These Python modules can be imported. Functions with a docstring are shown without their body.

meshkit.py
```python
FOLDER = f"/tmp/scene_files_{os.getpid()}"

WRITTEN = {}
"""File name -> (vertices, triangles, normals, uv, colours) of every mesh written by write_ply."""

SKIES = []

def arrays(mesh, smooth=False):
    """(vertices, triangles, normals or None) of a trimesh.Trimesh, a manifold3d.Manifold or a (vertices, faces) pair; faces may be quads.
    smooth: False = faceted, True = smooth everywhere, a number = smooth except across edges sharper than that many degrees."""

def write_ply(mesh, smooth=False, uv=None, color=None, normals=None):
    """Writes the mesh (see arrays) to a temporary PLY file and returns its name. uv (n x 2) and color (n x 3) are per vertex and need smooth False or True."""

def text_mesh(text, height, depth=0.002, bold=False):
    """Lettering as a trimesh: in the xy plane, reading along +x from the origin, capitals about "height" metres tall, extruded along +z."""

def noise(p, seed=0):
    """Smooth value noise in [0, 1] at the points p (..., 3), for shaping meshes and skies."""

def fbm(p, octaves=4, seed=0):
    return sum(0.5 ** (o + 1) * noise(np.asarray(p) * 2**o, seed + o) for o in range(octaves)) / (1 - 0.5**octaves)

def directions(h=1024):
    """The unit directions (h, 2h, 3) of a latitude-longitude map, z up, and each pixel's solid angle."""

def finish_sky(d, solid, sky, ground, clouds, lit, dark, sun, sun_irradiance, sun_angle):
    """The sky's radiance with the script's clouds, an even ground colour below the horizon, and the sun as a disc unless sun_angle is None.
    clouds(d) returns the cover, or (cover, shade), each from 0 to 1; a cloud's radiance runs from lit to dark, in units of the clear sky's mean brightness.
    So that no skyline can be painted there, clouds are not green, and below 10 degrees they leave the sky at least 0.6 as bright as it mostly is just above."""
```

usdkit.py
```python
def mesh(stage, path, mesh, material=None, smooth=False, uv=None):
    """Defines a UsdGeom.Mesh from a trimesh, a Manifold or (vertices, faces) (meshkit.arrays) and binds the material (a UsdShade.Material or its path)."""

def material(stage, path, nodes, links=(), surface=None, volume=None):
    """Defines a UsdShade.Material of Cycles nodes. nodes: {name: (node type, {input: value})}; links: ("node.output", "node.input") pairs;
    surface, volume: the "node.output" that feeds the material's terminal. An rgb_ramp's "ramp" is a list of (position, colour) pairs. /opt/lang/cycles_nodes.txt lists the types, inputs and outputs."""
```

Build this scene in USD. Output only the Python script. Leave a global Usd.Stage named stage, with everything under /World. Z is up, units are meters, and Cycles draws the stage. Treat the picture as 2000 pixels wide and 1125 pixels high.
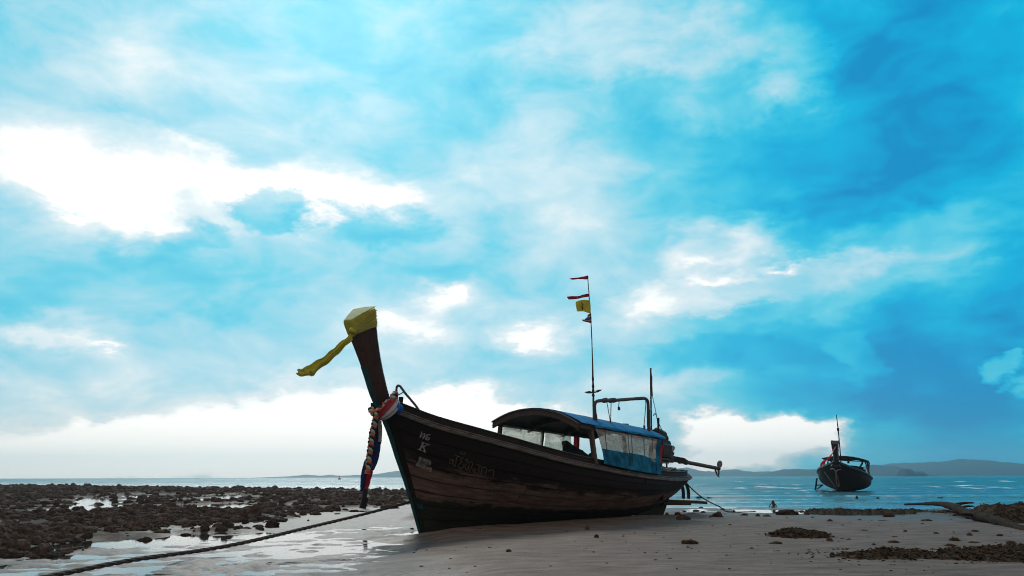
import math, random
import numpy as np, trimesh, usdkit, meshkit
from pxr import Usd, UsdGeom, UsdLux, UsdShade, Gf, Sdf, Vt

random.seed(5)
rng = np.random.default_rng(11)
stage = Usd.Stage.CreateInMemory()
UsdGeom.SetStageUpAxis(stage, 'Z')
UsdGeom.SetStageMetersPerUnit(stage, 1.0)
UsdGeom.Xform.Define(stage, '/World')
UsdGeom.Scope.Define(stage, '/World/Looks')
PI = math.pi

# ------------------------------------------------------------------ camera
FPX, EYE = 1540.0, np.array([0, 0, 1.0])          # focal length in photo pixels (2000 wide), eye one metre above the flat
PITCH, ROLL = math.atan(368.5 / FPX), math.atan(6 / 2000.0)
_f = np.array([0, math.cos(PITCH), math.sin(PITCH)])
_r0 = np.array([1.0, 0, 0]); _u0 = np.cross(_r0, _f)
_r = math.cos(ROLL) * _r0 - math.sin(ROLL) * _u0
_u = math.cos(ROLL) * _u0 + math.sin(ROLL) * _r0
cam = UsdGeom.Camera.Define(stage, '/World/camera')
cam.CreateHorizontalApertureAttr(36.0)
cam.CreateVerticalApertureAttr(36.0 * 9 / 16)
cam.CreateFocalLengthAttr(36.0 * FPX / 2000)
cam.CreateClippingRangeAttr(Gf.Vec2f(0.1, 50000))
cam.CreateExposureAttr(0.0)
cam.AddTransformOp().Set(Gf.Matrix4d(*_r, 0, *_u, 0, *(-_f), 0, *EYE, 1))

def ray(px, py):
    d = _f + _r * (px - 1000) / FPX + _u * (562.5 - py) / FPX
    return d / np.linalg.norm(d)
def ground_at(px, py, z=0.0):
    d = ray(px, py); return EYE + d * ((z - EYE[2]) / d[2])
def at_depth(px, py, Y):
    d = ray(px, py); return EYE + d * (Y / d[1])
def azel(px, py):
    d = ray(px, py); return math.atan2(d[0], d[1]), math.asin(d[2])

# ------------------------------------------------------------------ sky and sun
SUN_AZ, SUN_EL = math.radians(-13), math.radians(36)
def make_sky():
    n, l = {}, []
    n['tc'] = ('texture_coordinate', {})
    n['sep'] = ('separate_xyz', {}); l.append(('tc.generated', 'sep.vector'))
    n['az'] = ('math', {'math_type': 'arctan2'}); l += [('sep.x', 'az.value1'), ('sep.y', 'az.value2')]
    n['el'] = ('math', {'math_type': 'arcsine'}); l.append(('sep.z', 'el.value1'))
    n['p0'] = ('combine_xyz', {}); l += [('az.value', 'p0.x'), ('el.value', 'p0.y')]
    # stretched coordinates for the cloud noise
    n['ms'] = ('mapping', {'mapping_type': 'point', 'scale': (1.0, 2.0, 1.0)}); l.append(('p0.vector', 'ms.vector'))
    n['wn'] = ('noise_texture', {'scale': 5.0, 'detail': 5.0, 'roughness': 0.55}); l.append(('ms.vector', 'wn.vector'))
    n['wc'] = ('vector_math', {'math_type': 'subtract', 'vector2': (0.5, 0.5, 0.5)}); l.append(('wn.color', 'wc.vector1'))
    n['ws'] = ('vector_math', {'math_type': 'multiply', 'vector2': (0.22, 0.085, 0.0)}); l.append(('wc.vector', 'ws.vector1'))
    n['p1'] = ('vector_math', {'math_type': 'add'}); l += [('p0.vector', 'p1.vector1'), ('ws.vector', 'p1.vector2')]
    n['wn2'] = ('noise_texture', {'scale': 15.0, 'detail': 8.0, 'roughness': 0.66}); l.append(('ms.vector', 'wn2.vector'))
    n['wc2'] = ('vector_math', {'math_type': 'subtract', 'vector2': (0.5, 0.5, 0.5)}); l.append(('wn2.color', 'wc2.vector1'))
    n['ws2'] = ('vector_math', {'math_type': 'multiply', 'vector2': (0.085, 0.06, 0.0)}); l.append(('wc2.vector', 'ws2.vector1'))
    n['p'] = ('vector_math', {'math_type': 'add'}); l += [('p1.vector', 'p.vector1'), ('ws2.vector', 'p.vector2')]
    n['n3'] = ('noise_texture', {'scale': 9.0, 'detail': 8.0, 'roughness': 0.58, 'distortion': 0.4}); l.append(('ms.vector', 'n3.vector'))
    terms = []
    def blob(px, py, rx, ry, amp, rot=0.0, edge=None):
        k = f'b{len(terms)}'
        a, e = azel(px, py)
        sx = abs(azel(px + rx, py)[0] - azel(px - rx, py)[0]) / 2
        sy = abs(azel(px, py + ry)[1] - azel(px, py - ry)[1]) / 2
        n[k + 'm'] = ('mapping', {'mapping_type': 'texture', 'location': (a, e, 0), 'rotation': (0, 0, math.radians(rot)), 'scale': (sx, sy, 1.0)})
        l.append(('p.vector', k + 'm.vector'))
        n[k + 'd'] = ('vector_math', {'math_type': 'dot_product'}); l.extend([(k + 'm.vector', k + 'd.vector1'), (k + 'm.vector', k + 'd.vector2')])
        if edge is None:
            n[k + 'e'] = ('math', {'math_type': 'power', 'value1': 0.36788}); l.append((k + 'd.value', k + 'e.value2'))
            out = k + 'e.value'
        else:                                              # a cloud with a firmer edge
            n[k + 'e'] = ('map_range', {'range_type': 'smoothstep', 'from_min': 1 + edge, 'from_max': 1 - edge, 'to_min': 0.0, 'to_max': 1.0, 'clamp': True}); l.append((k + 'd.value', k + 'e.value'))
            out = k + 'e.result'
        n[k + 'a'] = ('math', {'math_type': 'multiply_add', 'value2': float(amp)}); l.append((out, k + 'a.value1'))
        l.append((terms[-1] if terms else 'base.value', k + 'a.value3'))
        terms.append(k + 'a.value')
    # base: the light behind the clouds falls off away from the hidden sun
    n['sund'] = ('vector_math', {'math_type': 'dot_product', 'vector2': (math.sin(-.30) * math.cos(.2), math.cos(-.30) * math.cos(.2), math.sin(.2))}); l.append(('tc.generated', 'sund.vector1'))
    n['sunr'] = ('map_range', {'range_type': 'smoothstep', 'from_min': 0.72, 'from_max': 1.0, 'to_min': 0.22, 'to_max': 0.66, 'clamp': True}); l.append(('sund.value', 'sunr.value'))
    n['base'] = ('math', {'math_type': 'multiply_add', 'value2': 0.66}); l += [('n3.fac', 'base.value1')]
    n['nb'] = ('math', {'math_type': 'subtract', 'value2': 0.33}); l += [('sunr.result', 'nb.value1'), ('nb.value', 'base.value3')]
    for b in BLOBS:
        blob(*b)
    n['ramp'] = ('rgb_ramp', {'ramp': [(0, (0, .265, .57)), (.08, (0, .34, .65)), (.2, (0, .44, .73)), (.35, (.03, .53, .765)), (.5, (.135, .63, .80)), (.63, (.35, .695, .83)), (.75, (.56, .785, .87)), (.87, (.82, .90, .93)), (1, (1.25, 1.24, 1.22))]})
    l.append((terms[-1], 'ramp.fac'))
    # warmer, paler air low over the sea
    n['low'] = ('map_range', {'range_type': 'smoothstep', 'from_min': 0.13, 'from_max': 0.0, 'to_min': 0.0, 'to_max': 1.0, 'clamp': True}); l.append(('el.value', 'low.value'))
    n['tint'] = ('mix_color', {'blend_type': 'multiply', 'b': (1.05, 0.975, 0.90)}); l += [('low.result', 'tint.fac'), ('ramp.color', 'tint.a')]
    # away from the bay the overcast closes to an even grey
    n['fd'] = ('vector_math', {'math_type': 'dot_product', 'vector2': (0, math.cos(.24), math.sin(.24))}); l.append(('tc.generated', 'fd.vector1'))
    n['fm'] = ('map_range', {'range_type': 'smoothstep', 'from_min': .40, 'from_max': .80, 'clamp': True}); l.append(('fd.value', 'fm.value'))
    n['grey'] = ('rgb_ramp', {'ramp': [(.3, (.28, .27, .26)), (.7, (.42, .41, .40))]}); l.append(('n3.fac', 'grey.fac'))
    n['over'] = ('mix_color', {'blend_type': 'mix'}); l += [('fm.result', 'over.fac'), ('grey.color', 'over.a'), ('tint.result', 'over.b')]
    n['sky'] = ('sky_texture', {'sky_type': 'single_scattering', 'sun_disc': False, 'sun_elevation': SUN_EL, 'sun_rotation': SUN_AZ, 'air_density': 1.0, 'aerosol_density': 1.0, 'ozone_density': 3.0})
    n['scale'] = ('vector_math', {'math_type': 'multiply', 'vector2': (10.0, 10.0, 10.0)}); l.append(('over.result', 'scale.vector1'))
    n['mix'] = ('mix_color', {'blend_type': 'mix', 'fac': 0.998, 'use_clamp': False}); l += [('sky.color', 'mix.a'), ('scale.vector', 'mix.b')]
    n['bg'] = ('background_shader', {'strength': 0.1}); l.append(('mix.result', 'bg.color'))
    return usdkit.material(stage, '/World/Looks/sky_look', n, l, surface='bg.background')

# clouds: photo position, half axes, change of brightness, tilt, firmness of the edge
BLOBS = [
    (230, 130, 330, 130, .12), (60, 270, 200, 60, .16), (110, 365, 250, 62, .28), (240, 380, 220, 56, .26), (560, 355, 250, 46, .34, 0), (735, 372, 70, 30, .25),
    (430, 300, 150, 22, .16, -8), (235, 450, 50, 26, .2), (640, 425, 22, 30, .35),
    (545, 405, 66, 40, -.24, 0, .5), (360, 445, 80, 30, -.17, 0, .7), (270, 480, 80, 36, -.10, 0, .7), (720, 430, 120, 40, -.15, 0, .7),
    (430, 520, 260, 70, -.12), (100, 560, 160, 60, -.1), (780, 450, 60, 30, -.12), (900, 540, 160, 60, -.14),
    (620, 60, 140, 70, -.12), (830, 150, 160, 130, -.08), (60, 30, 130, 40, -.1), (450, 215, 130, 30, -.06),
    (1080, 350, 120, 170, .14, 20), (1100, 470, 90, 50, .06), (1280, 55, 270, 85, .26, 0, .95), (1380, 70, 110, 45, .1), (1560, 130, 90, 90, .2, 0, .7), (1440, 170, 160, 70, .14, 0, .6),
    (1230, 330, 130, 120, .1), (1480, 300, 130, 80, -.10), (1790, 180, 190, 170, -.19), (1640, 380, 220, 60, -.18, 10), (1760, 20, 200, 60, -.06),
    (1420, 470, 135, 62, .26, 8, .8), (1480, 450, 60, 34, .26), (1400, 492, 60, 14, .16), (1535, 508, 30, 9, .35), (1260, 520, 120, 40, .12),
    (1790, 480, 180, 70, .26, 6, .9), (1850, 500, 110, 30, .12), (1690, 510, 60, 18, .1), (1440, 555, 230, 38, .28, 5, .9), (1440, 540, 60, 10, .2), (1330, 600, 220, 36, .2), (1700, 570, 180, 30, .2),
    (1440, 690, 210, 42, -.16, 0, .6), (1600, 770, 300, 60, -.14), (1890, 640, 140, 60, -.10), (1700, 690, 60, 50, .14, 0, .5), (1975, 738, 56, 24, .34, 0, .5),
    (860, 592, 64, 26, .36, 6), (800, 640, 70, 22, .22), (1050, 660, 62, 22, .34), (960, 690, 90, 22, -.12), (960, 655, 260, 60, .05), (700, 640, 120, 60, .08),
    (110, 668, 150, 22, .22, -6), (240, 690, 40, 8, .16), (330, 610, 260, 30, -.12), (120, 610, 120, 26, -.06), (540, 655, 180, 20, -.04),
    (300, 850, 460, 90, .26), (200, 800, 150, 20, -.1), (740, 872, 320, 104, .28, -2, .95), (900, 846, 150, 88, .24, 3, .5), (560, 870, 260, 70, .2), (860, 880, 240, 60, .2), (1010, 790, 70, 14, -.2), (620, 740, 200, 16, .12), (480, 745, 110, 12, -.08),
    (1075, 820, 170, 34, .4), (1450, 880, 220, 70, .42), (1480, 858, 150, 46, .40, 0, .9), (1550, 870, 90, 66, .26, 0, .6), (1480, 830, 130, 22, .2), (1400, 915, 160, 30, .34), (1280, 750, 130, 36, .22), (1240, 770, 200, 24, .1),
    (1850, 800, 260, 150, -.16), (1720, 850, 90, 22, .06), (0, 900, 200, 60, .06), (150, 900, 420, 80, .24), (380, 922, 160, 44, .2), (900, 180, 300, 150, -.06), (250, 520, 380, 60, -.04), (300, 235, 300, 26, -.07, -10), (1250, 270, 160, 90, -.05),
]
sky = UsdLux.DomeLight.Define(stage, '/World/sky')
sky.CreateIntensityAttr(1.0)
sky.GetPrim().SetCustomDataByKey('kind', 'structure')
UsdShade.MaterialBindingAPI.Apply(sky.GetPrim()).Bind(make_sky())
sun = UsdLux.DistantLight.Define(stage, '/World/sun')
sun.CreateIntensityAttr(0.38); sun.CreateAngleAttr(14.0); sun.CreateNormalizeAttr(True); sun.CreateColorAttr(Gf.Vec3f(1.0, .95, .88))
_s = np.array([math.sin(SUN_AZ) * math.cos(SUN_EL), math.cos(SUN_AZ) * math.cos(SUN_EL), math.sin(SUN_EL)])
_x = np.cross([0, 0, 1.0], _s); _x /= np.linalg.norm(_x); _y = np.cross(_s, _x)
sun.AddTransformOp().Set(Gf.Matrix4d(*_x, 0, *_y, 0, *_s, 0, 0, 0, 0, 1))

# ------------------------------------------------------------------ helpers: scene
taken = set()
def numbered(path):
    if path not in taken:
        taken.add(path); return path
    k = 1
    while f'{path}_{k:03d}' in taken:
        k += 1
    taken.add(f'{path}_{k:03d}'); return f'{path}_{k:03d}'
def tag(p, label=None, cat=None, group=None, kind=None):
    for k, v in (('label', label), ('category', cat), ('group', group), ('kind', kind)):
        if v: p.SetCustomDataByKey(k, v)
    return p
def obj(name, mesh, m, parent=None, smooth=35, label=None, uv=None, attrs=None):
    path = numbered((str(parent.GetPath()) if parent else '/World') + '/' + name)
    if attrs: smooth = True
    g = usdkit.mesh(stage, path, mesh, m, smooth=smooth, uv=uv)
    for k, v in (attrs or {}).items():
        UsdGeom.PrimvarsAPI(g).CreatePrimvar(k, Sdf.ValueTypeNames.FloatArray, 'vertex').Set(Vt.FloatArray.FromNumpy(np.asarray(v, np.float32)))
    if label: g.GetPrim().SetCustomDataByKey('label', label)
    return g.GetPrim()
def thing(name, label, cat, loc=(0, 0, 0), group=None):
    x = UsdGeom.Xform.Define(stage, numbered('/World/' + name)); x.AddTranslateOp().Set(Gf.Vec3d(*map(float, loc)))
    return tag(x.GetPrim(), label, cat, group)

# ------------------------------------------------------------------ helpers: shapes, all as (vertices, triangles)
def tri(f):
    f = np.asarray(f, int)
    return np.vstack([f[:, [0, 1, 2]], f[:, [0, 2, 3]]]) if f.shape[1] == 4 else f
def cat(*ms):
    vs, fs, n = [], [], 0
    for v, f in ms:
        v, f = np.asarray(v, float), tri(f); vs.append(v); fs.append(f + n); n += len(v)
    return np.vstack(vs), np.vstack(fs)
def of(m):
    return np.array(m.vertices), np.array(m.faces)
def grid(P, closed_j=False):
    P = np.asarray(P, float); a, b = P.shape[:2]
    i, j = np.meshgrid(np.arange(a - 1), np.arange(b if closed_j else b - 1), indexing='ij')
    jn = (j + 1) % b
    q = np.stack([i * b + j, (i + 1) * b + j, (i + 1) * b + jn, i * b + jn], -1).reshape(-1, 4)
    return P.reshape(-1, 3), tri(q)
def smoothpath(p, n):
    p = np.asarray(p, float)
    from scipy.interpolate import CubicSpline
    d = np.r_[0, np.cumsum(np.linalg.norm(np.diff(p, axis=0), axis=1))]
    return CubicSpline(d, p)(np.linspace(0, d[-1], n))
def frames(p):
    t = np.gradient(p, axis=0); t /= np.linalg.norm(t, axis=1, keepdims=True) + 1e-12
    a = np.cross(t[0], [0, 0, 1.0] if abs(t[0][2]) < .9 else [1.0, 0, 0]); out = []
    for k in range(len(p)):
        a = a - t[k] * (a @ t[k]); a /= np.linalg.norm(a) + 1e-12; out.append(a)
    A = np.array(out); return t, A, np.cross(t, A)
def tube(p, r, n=8, squash=1.0):
    p = np.asarray(p, float); t, A, B = frames(p)
    r = np.broadcast_to(np.asarray(r, float), (len(p),))[:, None, None]
    th = np.arange(n) * 2 * PI / n
    P = p[:, None] + r * (np.cos(th)[None, :, None] * A[:, None] + squash * np.sin(th)[None, :, None] * B[:, None])
    v, f = grid(P, True); k = len(v)
    v = np.vstack([v, p[0], p[-1]])
    j = np.arange(n); e = (len(p) - 1) * n
    f = np.vstack([f, np.stack([np.full(n, k), j, (j + 1) % n], 1), np.stack([np.full(n, k + 1), e + (j + 1) % n, e + j], 1)])
    return v, f
def box(c, size, ax=None, bev=0.12):
    """a box with chamfered edges; ax: rows are its three axes"""
    h = np.asarray(size, float) / 2; b = min(h) * bev
    pts = []
    for sx in (-1, 1):
        for sy in (-1, 1):
            for sz in (-1, 1):
                pts += [(sx * (h[0] - b), sy * (h[1] - b), sz * h[2]), (sx * (h[0] - b), sy * h[1], sz * (h[2] - b)), (sx * h[0], sy * (h[1] - b), sz * (h[2] - b))]
    m = trimesh.convex.convex_hull(np.array(pts)); v = np.array(m.vertices)
    if ax is not None: v = v @ np.asarray(ax, float)
    return v + np.asarray(c, float), np.array(m.faces)
def beam(a, b, w, h, up=(0, 0, 1), bev=.15):
    a, b = np.asarray(a, float), np.asarray(b, float); d = b - a; L = np.linalg.norm(d); d /= L
    s = np.cross(d, up); s /= np.linalg.norm(s) + 1e-12; u = np.cross(s, d)
    return box((a + b) / 2, (L, w, h), np.array([d, s, u]), bev)
def hull_of(pts):
    m = trimesh.convex.convex_hull(np.asarray(pts, float)); return np.array(m.vertices), np.array(m.faces)
def lathe(prof, c, axis, n=20):
    """prof: (radius, along) pairs"""
    axis = np.asarray(axis, float) / np.linalg.norm(axis); a = np.cross(axis, [0, 0, 1.0] if abs(axis[2]) < .9 else [1.0, 0, 0]); a /= np.linalg.norm(a); b = np.cross(axis, a)
    th = np.arange(n) * 2 * PI / n
    P = np.array([[np.asarray(c) + axis * h + r * (np.cos(t) * a + np.sin(t) * b) for t in th] for r, h in prof])
    return grid(P, True)
def sheet(P, thick):
    """a cloth or board: a grid of points given a thickness along its normals"""
    P = np.asarray(P, float); du, dv = np.gradient(P, axis=0), np.gradient(P, axis=1)
    n = np.cross(du, dv); n /= np.linalg.norm(n, axis=2, keepdims=True) + 1e-12
    A, B = P + n * thick / 2, P - n * thick / 2
    va, fa = grid(A); vb, fb = grid(B)
    a, b = P.shape[:2]; idx = np.arange(a * b).reshape(a, b)
    ring = np.r_[idx[0, :], idx[1:, -1], idx[-1, -2::-1], idx[-2:0:-1, 0]]; nx = np.roll(ring, -1); k = a * b
    q = np.stack([ring, ring + k, nx + k, nx], 1)
    return np.vstack([va, vb]), np.vstack([fa, fb[:, ::-1] + k, tri(q)[:, ::-1]])
def nz(x, y, seed=0, oct=4):
    p = np.stack([np.asarray(x, float), np.asarray(y, float), np.zeros_like(np.asarray(x, float))], -1)
    return meshkit.fbm(p, oct, seed)
def sstep(x, a, b):
    t = np.clip((np.asarray(x, float) - a) / (b - a), 0, 1); return t * t * (3 - 2 * t)

# ------------------------------------------------------------------ materials
def mat(name, n, l, surface='p.BSDF', volume=None):
    return usdkit.material(stage, '/World/Looks/' + name, n, l, surface=surface, volume=volume)
def plain(name, c1, c2=None, scale=8.0, detail=5.0, rough=.6, spec=.4, bump=0.0, dist=.02, stretch=(1, 1, 1), lo=.35, hi=.65, metallic=0.0, space='object', translucent=0.0, vary=0.0):
    """two colours mixed by noise, with a relief of the same noise"""
    n = {'tc': ('texture_coordinate', {}), 'geo': ('geometry', {}),
         'map': ('mapping', {'mapping_type': 'point', 'scale': tuple(scale * s for s in stretch)}),
         'no': ('noise_texture', {'scale': 1.0, 'detail': detail, 'roughness': .6}),
         'r': ('rgb_ramp', {'ramp': [(lo, c1), (hi, c2 or c1)]}),
         'p': ('principled_bsdf', {'roughness': rough, 'specular_ior_level': spec, 'metallic': metallic})}
    l = [('tc.object' if space == 'object' else 'geo.position', 'map.vector'), ('map.vector', 'no.vector'), ('no.fac', 'r.fac')]
    col = 'r.color'
    if vary:
        n['oi'] = ('object_info', {}); n['vr'] = ('map_range', {'from_min': 0.0, 'from_max': 1.0, 'to_min': 1 - vary, 'to_max': 1 + vary})
        n['hv'] = ('hsv', {}); l += [('oi.random', 'vr.value'), ('vr.result', 'hv.value'), (col, 'hv.color')]; col = 'hv.color'
    l.append((col, 'p.base_color'))
    if bump:
        n['b'] = ('bump', {'strength': bump, 'distance': dist}); l += [('no.fac', 'b.height'), ('b.normal', 'p.normal')]
    out = 'p.BSDF'
    if translucent:
        n['t'] = ('translucent_bsdf', {}); n['mx'] = ('mix_closure', {'fac': translucent}); l += [(col, 't.color'), ('p.BSDF', 'mx.closure1'), ('t.BSDF', 'mx.closure2')]; out = 'mx.closure'
    return mat(name, n, l, out)

M = {}
M['post'] = plain('weathered_post_wood', (.040, .027, .021), (.085, .058, .045), 9, stretch=(1, 1, .15), rough=.7, bump=.4)
M['rail'] = plain('worn_rail_wood', (.045, .032, .028), (.125, .094, .080), 7, stretch=(.35, 2, 2), rough=.6, bump=.5, dist=.01)
M['darkwood'] = plain('dark_oiled_wood', (.009, .0048, .0040), (.025, .012, .0098), 6, stretch=(.5, 2, .5), rough=.6, spec=.18, bump=.35, dist=.01)
M['prow'] = plain('dark_red_prow_wood', (.022, .009, .008), (.046, .019, .016), 7, stretch=(2.5, 2.5, .35), rough=.45, bump=.3, dist=.008)
M['roofwood'] = plain('roof_plywood', (.030, .015, .012), (.060, .033, .026), 5, stretch=(.3, 2, 2), rough=.6, bump=.3)
M['teal'] = plain('teal_paint', (.003, .032, .035), (.005, .058, .062), 9, rough=.4, bump=.2)
M['bluetarp'] = plain('blue_tarpaulin', (.004, .10, .20), (.02, .34, .56), 5, rough=.65, spec=.12, bump=.6, dist=.03, translucent=.35)
M['rooftarp'] = plain('bright_blue_tarpaulin', (.004, .13, .34), (.010, .23, .50), 6, rough=.7, spec=.08, bump=.6, dist=.03)
M['steel'] = plain('rusty_steel_pipe', (.045, .028, .024), (.10, .060, .050), 20, rough=.5, bump=.2, metallic=.35)
M['greypipe'] = plain('grey_painted_pipe', (.06, .055, .055), (.12, .10, .10), 24, rough=.4, bump=.1, metallic=.3)
M['black'] = plain('black_engine_metal', (.010, .009, .009), (.030, .025, .024), 14, rough=.45, bump=.3, metallic=.4)
M['propgrey'] = plain('dull_propeller_bronze', (.16, .12, .11), (.28, .22, .20), 22, rough=.4, metallic=.6)
M['rope'] = plain('dark_wet_rope', (.022, .014, .012), (.085, .058, .048), 45, rough=.8, bump=.6)
M['palerope'] = plain('pale_rope', (.20, .17, .15), (.34, .30, .27), 60, rough=.8, bump=.5)
M['greyrope'] = plain('grey_rope', (.22, .21, .20), (.42, .40, .38), 40, rough=.8, bump=.5)
M['yellow'] = plain('yellow_satin_cloth', (.60, .54, .05), (.76, .70, .09), 9, rough=.5, bump=.5, dist=.02, translucent=.3)
M['paleyellow'] = plain('faded_yellow_cloth', (.62, .64, .30), (.76, .78, .42), 9, rough=.6, bump=.5, dist=.02, translucent=.25)
M['orange'] = plain('orange_cloth', (.75, .12, .04), (.88, .20, .07), 30, rough=.7, bump=.4, translucent=.25)
M['mint'] = plain('mint_cloth', (.42, .62, .38), (.56, .74, .50), 30, rough=.7, bump=.4, translucent=.25)
M['navy'] = plain('navy_cloth', (.006, .022, .10), (.012, .05, .20), 14, rough=.7, bump=.4, translucent=.3)
M['red'] = plain('red_cloth', (.40, .015, .03), (.56, .025, .05), 14, rough=.6, bump=.4, translucent=.3)
M['white'] = plain('white_cloth', (.48, .45, .45), (.62, .59, .60), 14, rough=.7, bump=.4, translucent=.3)
M['blue'] = plain('blue_cloth', (.008, .10, .42), (.015, .15, .55), 14, rough=.6, bump=.4, translucent=.2)
M['pinkred'] = plain('bright_red_cloth', (.72, .02, .06), (.85, .04, .10), 14, rough=.7, translucent=.55)
M['darktarp'] = plain('dark_tarpaulin', (.012, .009, .010), (.024, .018, .018), 8, rough=.6, bump=.6, dist=.03)
M['lettergrey'] = plain('grey_letter_paint', (.20, .19, .20), (.34, .33, .34), 26, rough=.6)
M['letterwhite'] = plain('white_letter_paint', (.34, .32, .31), (.50, .48, .46), 26, rough=.6)
M['letterochre'] = plain('worn_ochre_letter_paint', (.045, .028, .014), (.15, .10, .045), 12, rough=.6)
M['driftwood'] = plain('grey_brown_driftwood', (.016, .0105, .0075), (.05, .034, .025), 12, stretch=(1, 1, 1), rough=.95, spec=.06, bump=.6)
M['rock'] = plain('dark_reef_rock', (.026, .0165, .0125), (.125, .080, .060), 9, detail=8, rough=.82, spec=.05, bump=1.0, dist=.06, lo=.3, hi=.72, vary=.3)
M['weed'] = plain('brown_seaweed', (.024, .0155, .0095), (.090, .057, .033), 16, detail=6, rough=.9, spec=.08, bump=.8, dist=.03, lo=.3, hi=.7)
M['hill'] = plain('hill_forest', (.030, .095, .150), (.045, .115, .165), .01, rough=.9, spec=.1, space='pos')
M['buoy'] = plain('red_buoy_plastic', (.42, .02, .02), rough=.5)

def clear_plastic(name, thin, c1, c2, scale=5.0):
    """creased see-through sheeting: part clear, part milky"""
    n = {'tc': ('texture_coordinate', {}), 'map': ('mapping', {'mapping_type': 'point', 'scale': (scale * .5, scale, scale * 1.6)}), 'no': ('noise_texture', {'scale': 1.0, 'detail': 6.0, 'roughness': .6, 'distortion': .6}),
         'r': ('rgb_ramp', {'ramp': [(.35, c1), (.65, c2)]}), 'f': ('map_range', {'from_min': .3, 'from_max': .7, 'to_min': thin[0], 'to_max': thin[1]}),
         'b': ('bump', {'strength': .5, 'distance': .02}), 't': ('transparent_bsdf', {'color': (.93, .95, .92)}), 'tl': ('translucent_bsdf', {}), 'd': ('principled_bsdf', {'roughness': .25, 'specular_ior_level': .5}),
         'm1': ('mix_closure', {'fac': .5}), 'm2': ('mix_closure', {})}
    l = [('tc.object', 'map.vector'), ('map.vector', 'no.vector'), ('no.fac', 'r.fac'), ('no.fac', 'f.value'), ('no.fac', 'b.height'), ('r.color', 'tl.color'), ('r.color', 'd.base_color'), ('b.normal', 'd.normal'), ('b.normal', 'tl.normal'),
         ('tl.BSDF', 'm1.closure1'), ('d.BSDF', 'm1.closure2'), ('t.BSDF', 'm2.closure1'), ('m1.closure', 'm2.closure2'), ('f.result', 'm2.fac')]
    return mat(name, n, l, 'm2.closure')
M['plastic_pale'] = clear_plastic('pale_clear_sheeting', (.35, .75), (.70, .72, .62), (.88, .90, .80))
M['plastic_grey'] = clear_plastic('dusty_clear_sheeting', (.40, .85), (.34, .31, .29), (.88, .87, .84))

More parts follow.
